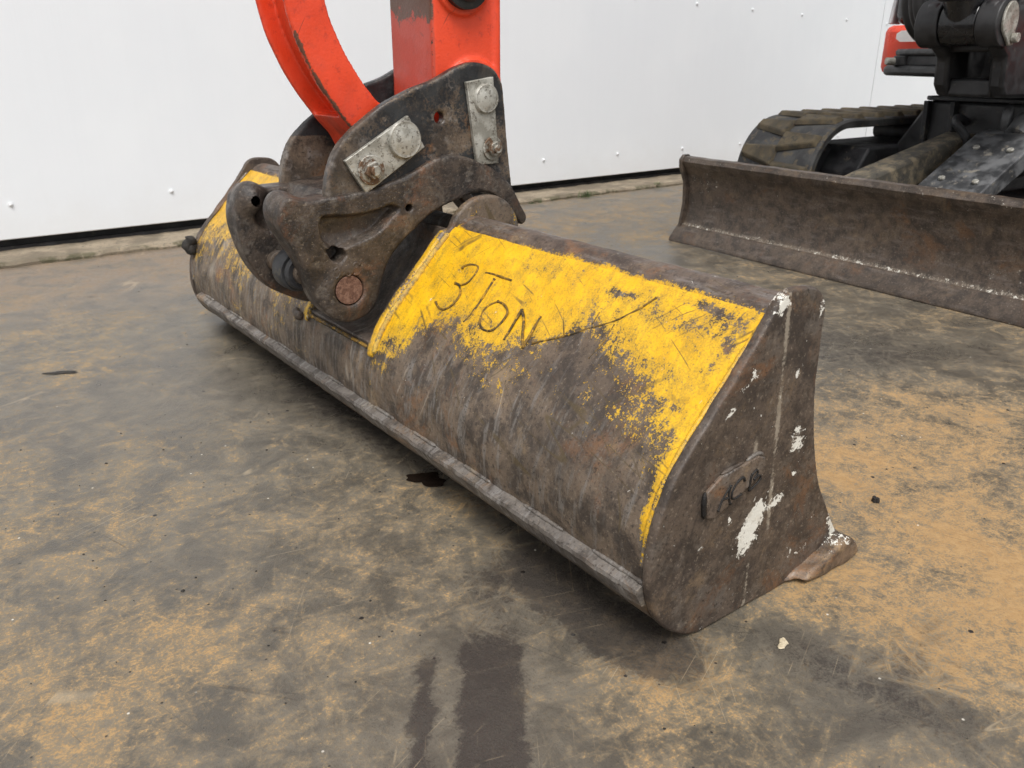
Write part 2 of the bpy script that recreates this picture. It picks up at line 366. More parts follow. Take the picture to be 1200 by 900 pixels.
def smax(a, b, k): return -smin(-a, -b, k)
def grid(x0, x1, y0, y1, z0, z1, h):
    return np.meshgrid(np.arange(x0, x1+h, h), np.arange(y0, y1+h, h), np.arange(z0, z1+h, h), indexing='ij')
def nets(F, X, Y, Z):
    o = np.array([X[0,0,0], Y[0,0,0], Z[0,0,0]]); h = X[1,0,0]-X[0,0,0]
    s = F < 0; n = np.array(F.shape)-1
    acc = np.zeros(tuple(n)+(3,)); cnt = np.zeros(tuple(n))
    cor = [(i,j,k) for i in (0,1) for j in (0,1) for k in (0,1)]
    sl = lambda A, c: A[c[0]:c[0]+n[0], c[1]:c[1]+n[1], c[2]:c[2]+n[2]]
    for c in cor:
        for ax in range(3):
            if c[ax]: continue
            d = list(c); d[ax] = 1
            fa, fb = sl(F, c), sl(F, d); x = sl(s, c) != sl(s, d)
            t = np.where(x, fa/np.where(x, fa-fb, 1), 0)
            for q in range(3): acc[..., q] += np.where(x, c[q] + (t if q == ax else 0), 0)
            cnt += x
    act = cnt > 0; idx = -np.ones(tuple(n), int); idx[act] = np.arange(act.sum())
    base = np.argwhere(act); V = (base + acc[act]/cnt[act][:, None])*h + o
    Q = []
    for ax in range(3):
        b, c = (ax+1) % 3, (ax+2) % 3
        a0 = [slice(None)]*3; a1 = [slice(None)]*3; a0[ax] = slice(0, -1); a1[ax] = slice(1, None)
        ch = np.argwhere(s[tuple(a0)] != s[tuple(a1)])
        ok = (ch[:, b] >= 1) & (ch[:, c] >= 1) & (ch[:, b] < n[b]) & (ch[:, c] < n[c]); ch = ch[ok]
        inside = s[ch[:,0], ch[:,1], ch[:,2]]
        def I(db, dc):
            e = ch.copy(); e[:, b] += db; e[:, c] += dc; return idx[e[:,0], e[:,1], e[:,2]]
        q = np.stack([I(-1,-1), I(0,-1), I(0,0), I(-1,0)], 1)
        q[~inside] = q[~inside][:, ::-1]; Q.append(q)
    Q = np.concatenate(Q); me = bpy.data.meshes.new('m')
    me.vertices.add(len(V)); me.vertices.foreach_set('co', V.astype(np.float32).ravel())
    me.loops.add(len(Q)*4); me.loops.foreach_set('vertex_index', Q.astype(np.int32).ravel())
    me.polygons.add(len(Q)); me.polygons.foreach_set('loop_start', np.arange(0, len(Q)*4, 4, dtype=np.int32))
    me.update(calc_edges=True); me.validate()
    return me, V
def setmask(me, R, Gc, B):
    n = len(me.vertices); a = me.attributes.new('mask', 'FLOAT_COLOR', 'POINT')
    f = lambda v: np.broadcast_to(np.asarray(v, float), (n,))
    a.data.foreach_set('color', np.stack([f(R), f(Gc), f(B), np.ones(n)], 1).astype(np.float32).ravel())
def lump(p, amp=1.0):      # cheap smooth value noise for dents
    x, y, z = p
    return amp*(np.sin(x*31+y*17+1)*np.sin(z*27-y*13+2)+.6*np.sin(y*53+z*41)*np.sin(x*61+3)+.35*np.sin(y*120+x*90+z*70))
def gauss(a, b, a0, b0, sa, sb, rot=0):
    da, db = a-a0, b-b0; c, s_ = math.cos(rot), math.sin(rot)
    return np.exp(-.5*(((da*c+db*s_)/sa)**2 + ((-da*s_+db*c)/sb)**2))

# ------------------------------------------------------------------ ground
def lines(lo, hi, f0, f1, fine, n):
    l = f0 - np.geomspace(.05, f0-lo, n)[::-1]; r = f1 + np.geomspace(.05, hi-f1, n)
    return np.concatenate([l, np.arange(f0, f1+1e-6, fine), r])
gx = lines(-60, 60, -.3, 4.2, .02, 16); gy = lines(-60, 60, 0, 3.1, .02, 16)
GX, GY = np.meshgrid(gx, gy, indexing='ij'); nx, ny = GX.shape
gv = np.stack([GX.ravel(), GY.ravel(), np.zeros(nx*ny)], 1)
ii = np.arange(nx*ny).reshape(nx, ny)
gf = np.stack([ii[:-1,:-1], ii[1:,:-1], ii[1:,1:], ii[:-1,1:]], -1).reshape(-1, 4).tolist()
gm = pyd(gv, gf)
x, y = gv[:, 0], gv[:, 1]
och = np.full(len(x), .47)
for (a, b, sa, sb, r, v) in [(1.15,.50,.30,.16,0,.27),(.92,.33,.16,.12,0,.27),(.50,.42,.09,.06,.4,.26),(1.3,.72,.25,.12,-.3,.22),(.15,1.15,.12,.10,0,.12),(.05,.75,.10,.10,0,.18),(.25,.80,.10,.07,.3,.10),
        (.30,1.6,.18,.12,0,-.10),(.62,1.45,.16,.30,0,-.20),(.35,1.05,.10,.08,0,-.08),(1.6,.92,.35,.10,-.5,-.28),(1.55,1.65,.4,.3,0,-.10),(2.0,2.4,.6,.3,0,.10),(.69,.36,.05,.13,.1,-.36),(.42,.56,.08,.12,0,-.16),(.86,.18,.2,.08,0,.2)]:
    och += v*gauss(x, y, a, b, sa, sb, r)
dk = np.zeros(len(x))
dy_ = math.atan2(.157, .111)
def band(x0, y0, x1, y1, wd, v, soft=.012):
    L = math.hypot(x1-x0, y1-y0); tx, ty = (x1-x0)/L, (y1-y0)/L
    al = (x-x0)*tx+(y-y0)*ty; pe = np.abs(-(x-x0)*ty+(y-y0)*tx)
    k = np.clip((wd-pe)/soft+.5, 0, 1)*np.clip(al/.06+.5, 0, 1)*np.clip((L-al)/.06+.5, 0, 1); return v*k
dk += band(.28,.40,.436,.622,.034,.95,.008) + band(.25,.475,.365,.640,.0115,.85,.008) + band(.44,.64,.50,.74,.03,.35)
for (a, b, sa, sb, r, v) in [(.545,.665,.03,.05,0,.85),(.545,.545,.028,.035,0,.85),(.565,.480,.028,.04,0,.85),(.54,.60,.05,.09,0,.25),(.69,.36,.030,.10,.12,.36),(.72,.28,.05,.08,0,.25),
        (1.65,.86,.30,.05,-.55,.50),(1.6,1.03,.22,.05,-.6,.42),(1.9,.95,.3,.06,-.5,.35),(.60,1.45,.07,.28,0,.45),(.63,1.15,.05,.25,0,.30),(.62,.75,.05,.20,0,.45),(.42,1.45,.15,.2,.5,.20),(.30,1.85,.25,.12,0,.15),(1.5,1.5,.35,.2,.2,.16),(.8,.32,.05,.04,.5,.3),(1.0,.62,.1,.04,-.4,.25),(1.25,.42,.22,.035,-.5,.22),(.95,.24,.05,.12,.5,.25),(1.45,.62,.25,.03,-.6,.30)]:  # long blobs paint the bucket's shade on the ground beneath and beside it
    dk += v*gauss(x, y, a, b, sa, sb, r)
far = np.clip((y-2.05)/.6, 0, 1)*np.clip((2.6-x)/1.2, .25, 1)
setmask(gm, och, dk, far)
tag(link('ground', gm, M_ground), kind='structure')

# kerb under the wall
kp = [(2.925,-.05),(2.922,.008),(2.935,.017),(2.97,.018),(3.40,.011),(3.40,-.05)]
xs = np.concatenate([[-30], np.arange(-.6, 6.6, .03), [30]])
kv, kf = [], []
for i, xx in enumerate(xs):
    for (yy, zz) in kp:
        j = .0022*math.sin(xx*23)+.0018*math.sin(xx*57+1)+.0012*math.sin(xx*131)
        kv.append((xx, yy+(j*1.2 if yy < 2.95 else 0), zz+(j*.5 if zz > 0 else 0)))
    if i:
        a = (i-1)*6; kf += [[a+k, a+k+6, a+k+7, a+k+1] for k in range(5)]
tag(link('kerb', pyd(kv, kf, True), M_conc, None, 30), kind='structure')

# ------------------------------------------------------------------ wall
wall = empty('wall', (2.5, 3.13, 0.05), 'tall white smooth metal clad wall behind the excavator', 'wall')
seams = [-14.3,-11.05,-7.8,-4.55,-1.30,1.95,5.20,8.45,11.7,14.95]
for a, b in zip(seams[:-1], seams[1:]):
    box('wall_panel', a+.0025, b-.0025, 3.110, 3.150, .052, 4.2, M_wall, wall, .003)
box('base_rail', -14.3, 14.95, 3.165, 3.20, .013, .30, M_frame, wall, 0)
box('backing', -14.3, 14.95, 3.202, 3.30, .014, 4.2, M_frame, wall, 0)
box('bottom_trim', -14.3, 14.95, 3.135, 3.150, .010, .026, M_frame, wall, 0)
# screws: one mesh shared
sv, sf = [], []
for r_, yy in ((.0085, 0), (.0085, -.0018), (.0055, -.002), (.0045, -.006), (.002, -.0075)):
    for k in range(10): sv.append((r_*math.cos(2*PI*k/10), yy, r_*math.sin(2*PI*k/10)))
for i in range(4):
    for k in range(10): sf.append([i*10+k, (i+1)*10+k, (i+1)*10+(k+1) % 10, i*10+(k+1) % 10])
sf.append(list(range(40, 50)))
scm = pyd(sv, sf, True)
spots = [(.318+.5*k if k < 3 else 2.51+.475*(k-4), .163-.0018*k) for k in range(12) if k not in (3,)] + [(3.49+.44*k, .855-.014*k) for k in range(-1, 5)]
for (xx, zz) in spots:
    o = link('wall_screw', scm, M_wall, wall, 30); o.matrix_basis = Matrix.Translation((xx, 3.1098, zz))

# ------------------------------------------------------------------ bucket
YN, YF, PA, PB = .490, 1.985, 1.10, 1.335       # end plates and pocket
bucket = empty('excavator_bucket', (.70, 1.2, 0), 'wide worn steel grading bucket with flaking yellow paint lying on the ground', 'bucket')
SK = spline([(.706,.354),(.690,.341),(.662,.314),(.625,.274),(.588,.236),(.562,.199),(.547,.162),(.541,.125),(.543,.088),(.556,.050),(.580,.023),(.617,.009),(.68,.006),(.86,.006)], 10)
sl_ = np.r_[0, np.cumsum(np.hypot(*np.diff(SK, axis=0).T))]
T_OFF = float(np.interp(.703, SK[:20][::-1, 0], sl_[:20][::-1]))
def skin_at(t):       # t measured as in the survey (0 near the tube)
    s = t + T_OFF; return np.array([np.interp(s, sl_, SK[:, 0]), np.interp(s, sl_, SK[:, 1])])
def skin_nrm(t):
    d = skin_at(t+.004)-skin_at(t-.004); d /= np.hypot(*d); return np.array([d[1], -d[0]])   # outward (-x)
def paint_near(Y, t):
    Y = Y-.008*np.clip((.60-Y)/.1, 0, 1)
    tb = np.interp(Y, [.48,.492,.505,.53,.59,.64,.68,.72,.77,.83,.88,.93,.965,.985,1.01,1.03,1.08,1.1], [.27,.25,.20,.175,.158,.145,.142,.150,.178,.182,.17,.150,.148,.155,.20,.225,.245,.26])
    p = np.clip((tb-t)/.15+.42, -.3, .86)
    p -= .46*gauss(Y, t, .705, .095, .030, .035, .4) + .30*gauss(Y, t, .60, .035, .05, .012) + .22*gauss(Y, t, .83, .020, .05, .01) + .30*gauss(Y, t, .62, .11, .04, .02)
    p -= .42*np.exp(-((t-.018-.010*np.sin(Y*19))/.006)**2)*np.clip((.80-Y)/.1, 0, 1)*(.6+.4*np.sin(Y*47))
    p -= .28*gauss(Y, t, .77, .135, .05, .03) + .18*gauss(Y, t, .54, .06, .02, .04) + .40*gauss(Y, t, .505, .03, .012, .02)
    p = np.maximum(p, 1.0*np.exp(-((Y-.496)/.010)**2)*np.clip((.285-t)/.04, 0, 1))
    return p
def paint_far(Y, t):
    p = np.interp(t, [-.02,.02,.08,.14,.20,.26,.5], [.70,.84,.76,.64,.44,.25,.05])
    p = p + .18*np.exp(-((Y-1.905)/.02)**2)*np.clip((.2-t)/.1, 0, 1)
    return p + .06*np.sin(Y*23)
def skin_mesh(y0, y1, s0, s1, paint, tanv=0.0, thick=.009):
    ny_ = max(int((y1-y0)/.005), 4); ns = int((s1-s0)/.005)
    ys = np.linspace(y0, y1, ny_); ss = np.linspace(s0, s1, ns)
    px = np.interp(ss, sl_, SK[:, 0]); pz = np.interp(ss, sl_, SK[:, 1])
    tx, tz = np.gradient(px), np.gradient(pz); L = np.hypot(tx, tz); nx_, nz_ = tz/L, -tx/L
    YY, SS = np.meshgrid(ys, ss, indexing='ij')
    de = .0011*lump((SS*1.3, YY*1.1, SS*.7)) * np.clip((.42-SS)/.1, 0, 1)
    out = np.stack([px[None]+nx_[None]*de, YY, pz[None]+nz_[None]*de], -1).reshape(-1, 3)
    inn = np.stack([np.broadcast_to(px-nx_*thick, YY.shape), YY, np.broadcast_to(pz-nz_*thick, YY.shape)], -1).reshape(-1, 3)
    N = ny_*ns; I = np.arange(N).reshape(ny_, ns)
    q = np.stack([I[:-1,:-1], I[1:,:-1], I[1:,1:], I[:-1,1:]], -1).reshape(-1, 4)
    F = q.tolist() + (q[:, ::-1]+N).tolist()
    for e in (I[0], I[-1][::-1]): F += [[int(e[k]), int(e[k+1]), int(e[k+1])+N, int(e[k])+N] for k in range(ns-1)]
    for e in (I[:, 0][::-1], I[:, -1]): F += [[int(e[k]), int(e[k+1]), int(e[k+1])+N, int(e[k])+N] for k in range(ny_-1)]
    me = pyd(np.concatenate([out, inn]), F, True)
    p = paint(YY.ravel(), SS.ravel()-T_OFF) if paint else np.zeros(N)
    setmask(me, 0, np.concatenate([np.full(N, tanv), np.zeros(N)]), np.concatenate([p, np.full(N, -1.)])); return me
SEND = sl_[-1]; S18 = float(sl_[np.argmin(np.hypot(SK[:,0]-.5525, SK[:,1]-.178))])
sk1 = link('back_skin', skin_mesh(YN+.010, PA-.002, 0, SEND, paint_near), M_bskin, bucket, 50)
sk2 = link('back_skin', skin_mesh(PB+.002, YF-.010, 0, SEND, paint_far, .34), M_bskin, bucket, 50)
sk3 = link('back_skin', skin_mesh(PA-.001, PB+.001, S18, SEND, lambda Y, t: np.where(t < .245, .05, -.3), .15), M_bskin, bucket, 50)
# top tube in two lengths
TC = (.739, .330); TR = .0375
def toptube(y0, y1, dirty):
    ny_ = int((y1-y0)/.006); na = 64; ys = np.linspace(y0, y1, ny_); an = np.linspace(0, 2*PI, na, endpoint=False)
    YY, AA = np.meshgrid(ys, an, indexing='ij'); rr = TR + .0006*lump((YY*.8, AA*.05, YY*1.7+AA*.04))
    v = np.stack([TC[0]-rr*np.cos(AA), YY, TC[1]+rr*np.sin(AA)], -1).reshape(-1, 3)
    I = np.arange(ny_*na).reshape(ny_, na); J = np.roll(I, -1, 1)
    f = np.stack([I[:-1], I[1:], J[1:], J[:-1]], -1).reshape(-1, 4).tolist() + [I[0].tolist(), I[-1][::-1].tolist()]
    me = pyd(v, f, True); A = AA.ravel()
    p = np.where(A < PI, np.clip((.95-A)/.55+.18, -.2, .85), np.clip((A-5.0)/.5, 0, .9)) + (.16 if not dirty else -.05)*np.cos(YY.ravel()*9)
    p += .5*np.exp(-((YY.ravel()-(PA if not dirty else PB))/.03)**2) - .2
    Rw = .30*np.exp(-((A-1.75)/.25)**2)
    setmask(me, Rw, 0, p); return me
link('top_tube', toptube(YN+.008, PA-.003, False), M_tube, bucket, 50)
link('top_tube', toptube(PB+.003, YF-.008, True), M_tube, bucket, 50)
# end plates
EP = [(.689,.358),(.699,.371),(.716,.379),(.738,.381),(.760,.377),(.776,.364),(.783,.347),(.784,.311),(.787,.262),(.795,.211),(.808,.163),(.827,.118),(.853,.074),(.880,.035),(.897,.008),(.86,.004),(.78,.001),(.70,.000),(.640,.001),(.603,.008),(.572,.026),(.550,.055),(.539,.088),(.5365,.125),(.5425,.163),(.5575,.201),(.584,.239),(.621,.278),(.659,.319)]
EPs = spline(EP, 4, True)
def end_plate(yc, near):
    X, Y, Z = grid(.52, .92, yc-.016, yc+.016, -.012, .40, .0026)
    d2 = sd_poly(X[:,0,:], Z[:,0,:], EPs)[:, None, :] + .0012*lump((X*1.2, Y*0, Z*1.3))
    me, V = nets(ext(d2, Y, yc-.006, yc+.006, .003), X, Y, Z)
    x, y_, z = V.T
    wht = np.full(len(V), .10); st = np.zeros(len(V))
    if near:
        for (a, b, sa, sb, r, v) in [(.690,.100,.012,.020,-.5,.72),(.704,.122,.010,.020,-.6,.72),(.742,.130,.010,.006,.3,.8),(.760,.212,.007,.010,-.4,.62),(.766,.192,.008,.008,0,.6),(.746,.284,.004,.005,0,.62),(.640,.264,.008,.004,.6,.48),(.655,.285,.005,.005,0,.42),(.708,.368,.012,.006,.5,.75),(.775,.35,.005,.008,0,.45),(.868,.048,.022,.006,-1.0,.75),(.80,.045,.02,.006,.2,.3),(.672,.30,.007,.007,0,.45),(.765,.157,.004,.005,0,.6),(.66,.135,.008,.008,0,.35)]:
            wht += v*gauss(x, z, a, b, sa, sb, r)
        st += 1.0*np.exp(-((x-(.716+(.375-z)*.045))/.0048)**2)*np.clip((z-.05)/.05, 0, 1)*(.75+.25*np.sin(z*60))
        st += .95*np.exp(-((x-(.688+(.22-z)*.02))/.0050)**2)*np.clip((z-.185)/.01, 0, 1)*np.clip((.235-z)/.02, 0, 1)
        st += .55*np.exp(-((x-.700)/.004)**2)*np.clip((.09-z)/.03, 0, 1) + .30*np.exp(-(z/.010)**2) + .22*np.clip((.545-x)/.006, 0, 1)
    setmask(me, wht, st, 0); return me
e1 = link('end_plate', end_plate(YN, True), M_bplate, bucket, 50)
e2 = link('end_plate', end_plate(YF, False), M_bplate, bucket, 50)
# pocket side plates (ears) with a disc round the front pin
EA = [(.545,.172),(.5485,.190),(.561,.214),(.590,.252),(.628,.291),(.662,.327),(.684,.350)]
ear2 = EA + [(.765-.07*math.cos(a), .328+.07*math.sin(a)) for a in np.linspace(.35, PI+.2, 16)] + [(.80,.27),(.72,.20),(.64,.15),(.575,.15)]
for yc, s in ((PA, 1), (PB, -1)):
    X, Y, Z = grid(.53, .85, yc-.02, yc+.02, .135, .415, .0028)
    d2 = sd_poly(X[:,0,:], Z[:,0,:], ear2)[:, None, :] + .0010*lump((X, Y*0, Z*1.4))
    me, V = nets(ext(d2, Y, yc-.008, yc+.008, .005), X, Y, Z); x, y_, z = V.T
    p = .62 - .45*np.clip((x-.69)/.02, 0, 1) + .15*np.sin(x*70) - .25*((y_-yc)*s > .003)
    setmask(me, .15*np.sin(x*40+z*60), .25, p); link('ear_plate', me, M_bskin, bucket, 50)
# pocket floor and mounting pins
fl = [(.553,.181),(.585,.187),(.625,.212),(.665,.252),(.700,.300),(.712,.345),(.703,.349),(.691,.305),(.657,.258),(.618,.220),(.582,.196),(.553,.190)]
o = prism('pocket_floor', fl, PA+.009, PB-.009, 'y', M_bplate, bucket, .002)
cyl('mounting_pin', (.765, PA-.004, .330), (.765, PB+.004, .330), .022, M_steel, bucket)
# weld beads along the pocket edges and plate edges
def bead(name, pts, r, mat, parent, seed=0):
    rr = np.random.RandomState(seed); P = spline(pts, 8)
    L = np.r_[0, np.cumsum(np.linalg.norm(np.diff(P, axis=0), axis=1))]; n = max(int(L[-1]/.0035), 4)
    s = np.linspace(0, L[-1], n); Q = np.stack([np.interp(s, L, P[:, i]) for i in range(3)], 1)
    R = r*(.78+.35*rr.rand(n)); R[0] *= .4; R[-1] *= .4
    return tube(name, Q.tolist(), R.tolist(), mat, parent, 8, 0, 0)
for yc, k in ((PA-.009, 1), (PB+.009, 2)):
    bead('weld_bead', [(skin_at(t)[0]-.001, yc, skin_at(t)[1]+.001) for t in (.012,.06,.11,.16,.20,.235)], .0052, M_ybead, bucket, k)
def edge_bead(y0, k):
    o = bead('weld_bead', [(skin_at(t)[0]-.0003, y0, skin_at(t)[1]+.0003) for t in (.005,.05,.10,.15,.20,.25,.30)], .0036, M_bskin, bucket, k)
    zz = np.array([v.co.z for v in o.data.vertices]); setmask(o.data, 0, .2*(k == 4), np.interp(zz, [.08,.12,.16,.26], [-.2,.45,.62,.70]) - .5*(k == 4))
eb = [edge_bead(YN+.0085, 3), edge_bead(YF-.0085, 4)]
bead('weld_bead', [(.549, PA+.01, .183), (.549, 1.22, .1835), (.549, PB-.01, .183)], .003, M_weld, bucket, 5)
# wear strip and its stitch welds
ws = np.linspace(YN+.006, YF-.055, 240); wv, wf = [], []
for i, yy in enumerate(ws):
    e = .0007*math.sin(yy*40)+.0007*math.sin(yy*97+1)+.0006*math.sin(yy*211)
    tp = min(1, (yy-YN+.004)/.03)
    for (xx, zz) in ((.5440, .0945+e*.3), (.5295+e*.4, .0885+e*.4), (.5285+e*.5, .0835+e*.3), (.5380, .0655), (.5500, .0640), (.5520, .0850)):
        wv.append((xx+(1-tp)*.004, yy, zz))
    if i: a = (i-1)*6; wf += [[a+k, a+6+k, a+6+(k+1) % 6, a+(k+1) % 6] for k in range(6)]
wf += [list(range(6)), list(range(1434, 1440))]
strip = link('wear_strip', pyd(wv, wf, True), M_bright, bucket, 35)
for k, (a, b) in enumerate([(.49,.575),(.625,.70),(.77,.83),(.90,.965),(1.02,1.08),(1.19,1.25),(1.40,1.47),(1.66,1.74),(1.84,1.90)]):
    bead('weld_bead', [(.5412, a, .0940), (.5408, (a+b)/2, .0944), (.5412, b, .0940)], .0028, M_bright, strip, 10+k)
# cutting edge with ragged corners
cx = [(.835,.0015),(.905,.0015),(.9065,.008),(.900,.017),(.872,.022),(.838,.0215)]
cv, cf = [], []; cys = np.linspace(YN-.022, YF+.012, 130)
for i, yy in enumerate(cys):
    e = .0025*math.sin(yy*31)+.002*math.sin(yy*77+2); k = 1-.35*math.exp(-((yy-(YN-.022))/.008)**2)
    for (xx, zz) in cx: cv.append((.838+(xx-.838)*k+(e if xx > .88 else 0), yy, zz+abs(e)*.6*(zz > .01)))
    if i: a = (i-1)*6; cf += [[a+q, a+6+q, a+6+(q+1) % 6, a+(q+1) % 6] for q in range(6)]
cf += [list(range(6)), list(range(774, 780))]
ce = link('cutting_edge', pyd(cv, cf, True), M_bright, bucket, 35)
M_rustlip = mk_steel('rusty_lip_steel', mid=(.15,.10,.065), tan=(.36,.24,.12), rust=(.30,.14,.05), white=.14); ce.data.materials[0] = M_rustlip
toe = spline([(.768,.004),(.80,.017),(.845,.026),(.872,.040),(.888,.034),(.905,.016),(.909,.004),(.87,.001),(.80,.001)], 4, True)
X, Y, Z = grid(.755, .925, YN-.034, YN+.012, -.006, .055, .0024)
d2 = sd_poly(X[:,0,:], Z[:,0,:], toe)[:, None, :]
F = ext(d2 + .0022*lump((X*1.6, Y*2.2, Z*2.0)) + .5*np.clip(.80-X, 0, 1)*np.clip((YN-.006-Y)/.02, 0, 1), Y, YN-.026, YN+.004, .006)
me, V = nets(F, X, Y, Z); xx, yy, zz = V.T
setmask(me, .42*np.clip((zz-.018)/.012, 0, 1), .25, 0); link('lip_corner', me, M_rustlip, ce, 0)
# lettering welded on the skin: 3 TON
def on_skin(y, t, off=.0004):
    p = skin_at(t); n = skin_nrm(t); return (p[0]+n[0]*off, y, p[1]+n[1]*off)
LET = {'3': [[(1.0028,.0602),(1.0017,.0546),(.987,.0495),(.9716,.0496),(.9667,.0608),(.9702,.0752),(.9801,.0831),(.9965,.0848)],[(.9965,.0848),(.9826,.0874),(.9706,.0994),(.971,.1145),(.9806,.1269),(.9949,.1287),(1.0106,.1228)]],
 'T': [[(.9471,.0546),(.9279,.0529),(.8874,.0533)],[(.922,.059),(.9209,.0864),(.9208,.1125),(.9245,.1342)]],
 'O': [[(.8866,.0883),(.872,.0892),(.8567,.0975),(.8551,.1138),(.8608,.1281),(.8762,.1328),(.8916,.1274),(.9017,.113),(.9001,.0996),(.8866,.0883)]],
 'N': [[(.8292,.1351),(.8327,.1072),(.834,.0871)],[(.834,.0871),(.8185,.1004),(.805,.118),(.7893,.1346)],[(.7893,.1346),(.7925,.1115),(.7946,.0869)]]}
def stroke_mesh(strokes, r, place, seed, n=7):
    V, F = [], []; rr = np.random.RandomState(seed)
    for s in strokes:
        P = spline(s, 8); L = np.r_[0, np.cumsum(np.hypot(*np.diff(P, axis=0).T))]; m = max(int(L[-1]/.002), 4); q = np.linspace(0, L[-1], m)
        Q = [place(np.interp(t, L, P[:, 0]), np.interp(t, L, P[:, 1])) for t in q]
        R = r*(.55+.8*np.convolve(rr.rand(m+4), np.ones(5)/5, 'valid')); R[0] *= 1.4; R[-1] *= 1.3
        v, f = tube_geo(Q, R.tolist(), n); F += [[i+len(V) for i in q_] for q_ in f]; V += v
    return pyd(V, F)
for k, (ch, st) in enumerate(LET.items()):
    link('weld_letter', stroke_mesh(st, .0019, on_skin, 40+k), M_weld, sk1, 0)
SCR = [[[(.7928,.026),(.7601,.0733),(.7395,.0982)]], [[(.7799,.1236),(.7391,.1006),(.7083,.08),(.6787,.0603),(.6584,.0391),(.6436,.0157)]], [[(.7073,.0735),(.7074,.056)]], [[(.6757,.0643),(.6746,.0883),(.6806,.1146)]]]
for k, st in enumerate(SCR): link('scratch', stroke_mesh(st, .0009 if k != 1 else .0015, lambda a, b: on_skin(a, b, -.0002), 60+k), M_weld, sk1, 0)
# badge on the end plate: ACB
bp = [(.6135,.152),(.6095,.184),(.630,.1965),(.664,.200),(.690,.203),(.702,.198),(.7045,.179),(.660,.162),(.626,.1485)]
badge = prism('badge_plate', bp, YN-.0105, YN-.0055, 'y', mk_steel('badge_steel', dark=(.065,.047,.035), mid=(.125,.092,.068), streak=(.3,.3,.3)), bucket, .0015)
ACB = {'A': [[(.6285,.1565),(.6351,.1698),(.646,.1823)],[(.646,.1823),(.6440,.1720),(.6478,.1590)],[(.6345,.1686),(.6445,.1678)]],
 'C': [[(.6686,.1803),(.6659,.1852),(.657,.1827),(.65,.1742),(.6494,.1663),(.6545,.1632),(.6655,.1649)]],
 'B': [[(.6786,.1645),(.6794,.1836)],[(.6794,.1836),(.6874,.1872),(.6901,.1829),(.6845,.1765)],[(.6845,.1765),(.6937,.179),(.6966,.174),(.6890,.1690),(.6786,.1650)]]}
for k, (ch, st) in enumerate(ACB.items()):
    link('weld_letter', stroke_mesh(st, .0014, lambda a, b: (a, YN-.0108, b), 70+k), M_darkmark, badge, 0)
bead('weld_bead', [(.611,YN-.0075,.153),(.6085,YN-.0075,.170),(.609,YN-.0075,.184)], .003, M_darkmark, badge, 80)
bead('weld_bead', [(.632,YN-.0075,.198),(.650,YN-.0075,.200),(.668,YN-.0075,.2015)], .0022, M_bplate, badge, 81)
bead('weld_bead', [(.672,YN-.0075,.2015),(.690,YN-.0075,.205),(.701,YN-.0075,.200)], .0022, M_bright, badge, 82)
# lumps: rubber scrap at the far edge, weld blob near the pocket
bead('rubber_scrap', [(.552,YF-.01,.215),(.545,YF-.012,.205),(.536,YF-.01,.196),(.543,YF-.014,.186),(.544,YF-.01,.176)], .013, M_dirt, bucket, 90)
bead('weld_blob', [(.549, 1.385, .180), (.545, 1.37, .173), (.549, 1.355, .172)], .008, M_bplate, bucket, 91)

# ------------------------------------------------------------------ excavator
exc = empty('excavator', (3.2, 1.2, 0), 'orange and black mini excavator with steel tracks frame and rusty dozer blade, arm reaching to the bucket', 'excavator')
exc['label'] = 'orange and black mini excavator on rubber tracks with rusty dozer blade'
# --- quick hitch
HY0, HY1 = 1.130, 1.312       # outer faces
cross = prism('quick_hitch', [(.500,.395),(.52,.418),(.60,.425),(.70,.432),(.80,.425),(.84,.385),(.82,.385),(.77,.408),(.70,.402),(.60,.385),(.53,.382)], HY0+.022, HY1-.022, 'y', M_cast, exc, .004)
UP = spline([(.511,.400),(.513,.426),(.52,.452),(.537,.482),(.569,.51),(.607,.534),(.655,.555),(.704,.571),(.743,.589),(.775,.594),(.809,.584),(.827,.561)], 6).tolist() + [(.835,.489),(.845,.408),(.848,.37),(.82,.385),(.76,.41),(.68,.40),(.58,.385)]
LOBE = [(.440,.413),(.452,.418),(.475,.412),(.500,.412),(.535,.413),(.575,.417),(.61,.425),(.65,.437),(.69,.453),(.722,.459),(.760,.451),(.80,.434),(.835,.403),(.860,.367),(.872,.347),(.865,.335),(.852,.345),(.826,.374),(.795,.395),(.756,.396),(.726,.389),(.684,.375),(.644,.348),(.612,.321),(.594,.286),(.584,.254),(.566,.231),(.537,.222),(.512,.229),(.488,.251),(.476,.278),(.466,.314),(.451,.346),(.437,.374),(.433,.397)]
LOBEs = spline(LOBE, 3, True)
LOBEf = spline(LOBE[:-6]+[(.485,.243),(.460,.262),(.437,.303),(.427,.346),(.425,.374),(.430,.399)], 3, True)
RIDGE = [(.452,.408),(.50,.403),(.545,.402),(.585,.405),(.625,.412),(.66,.420),(.695,.425),(.725,.427),(.76,.422),(.80,.407),(.832,.382),(.858,.352)]
REC = spline([(.498,.388),(.54,.386),(.58,.388),(.612,.394),(.625,.385),(.61,.372),(.585,.352),(.555,.342),(.52,.334),(.500,.345),(.492,.366)], 4, True)
HOLE = [(.500,.338),(.514,.340),(.530,.336),(.534,.326),(.523,.316),(.510,.320)]
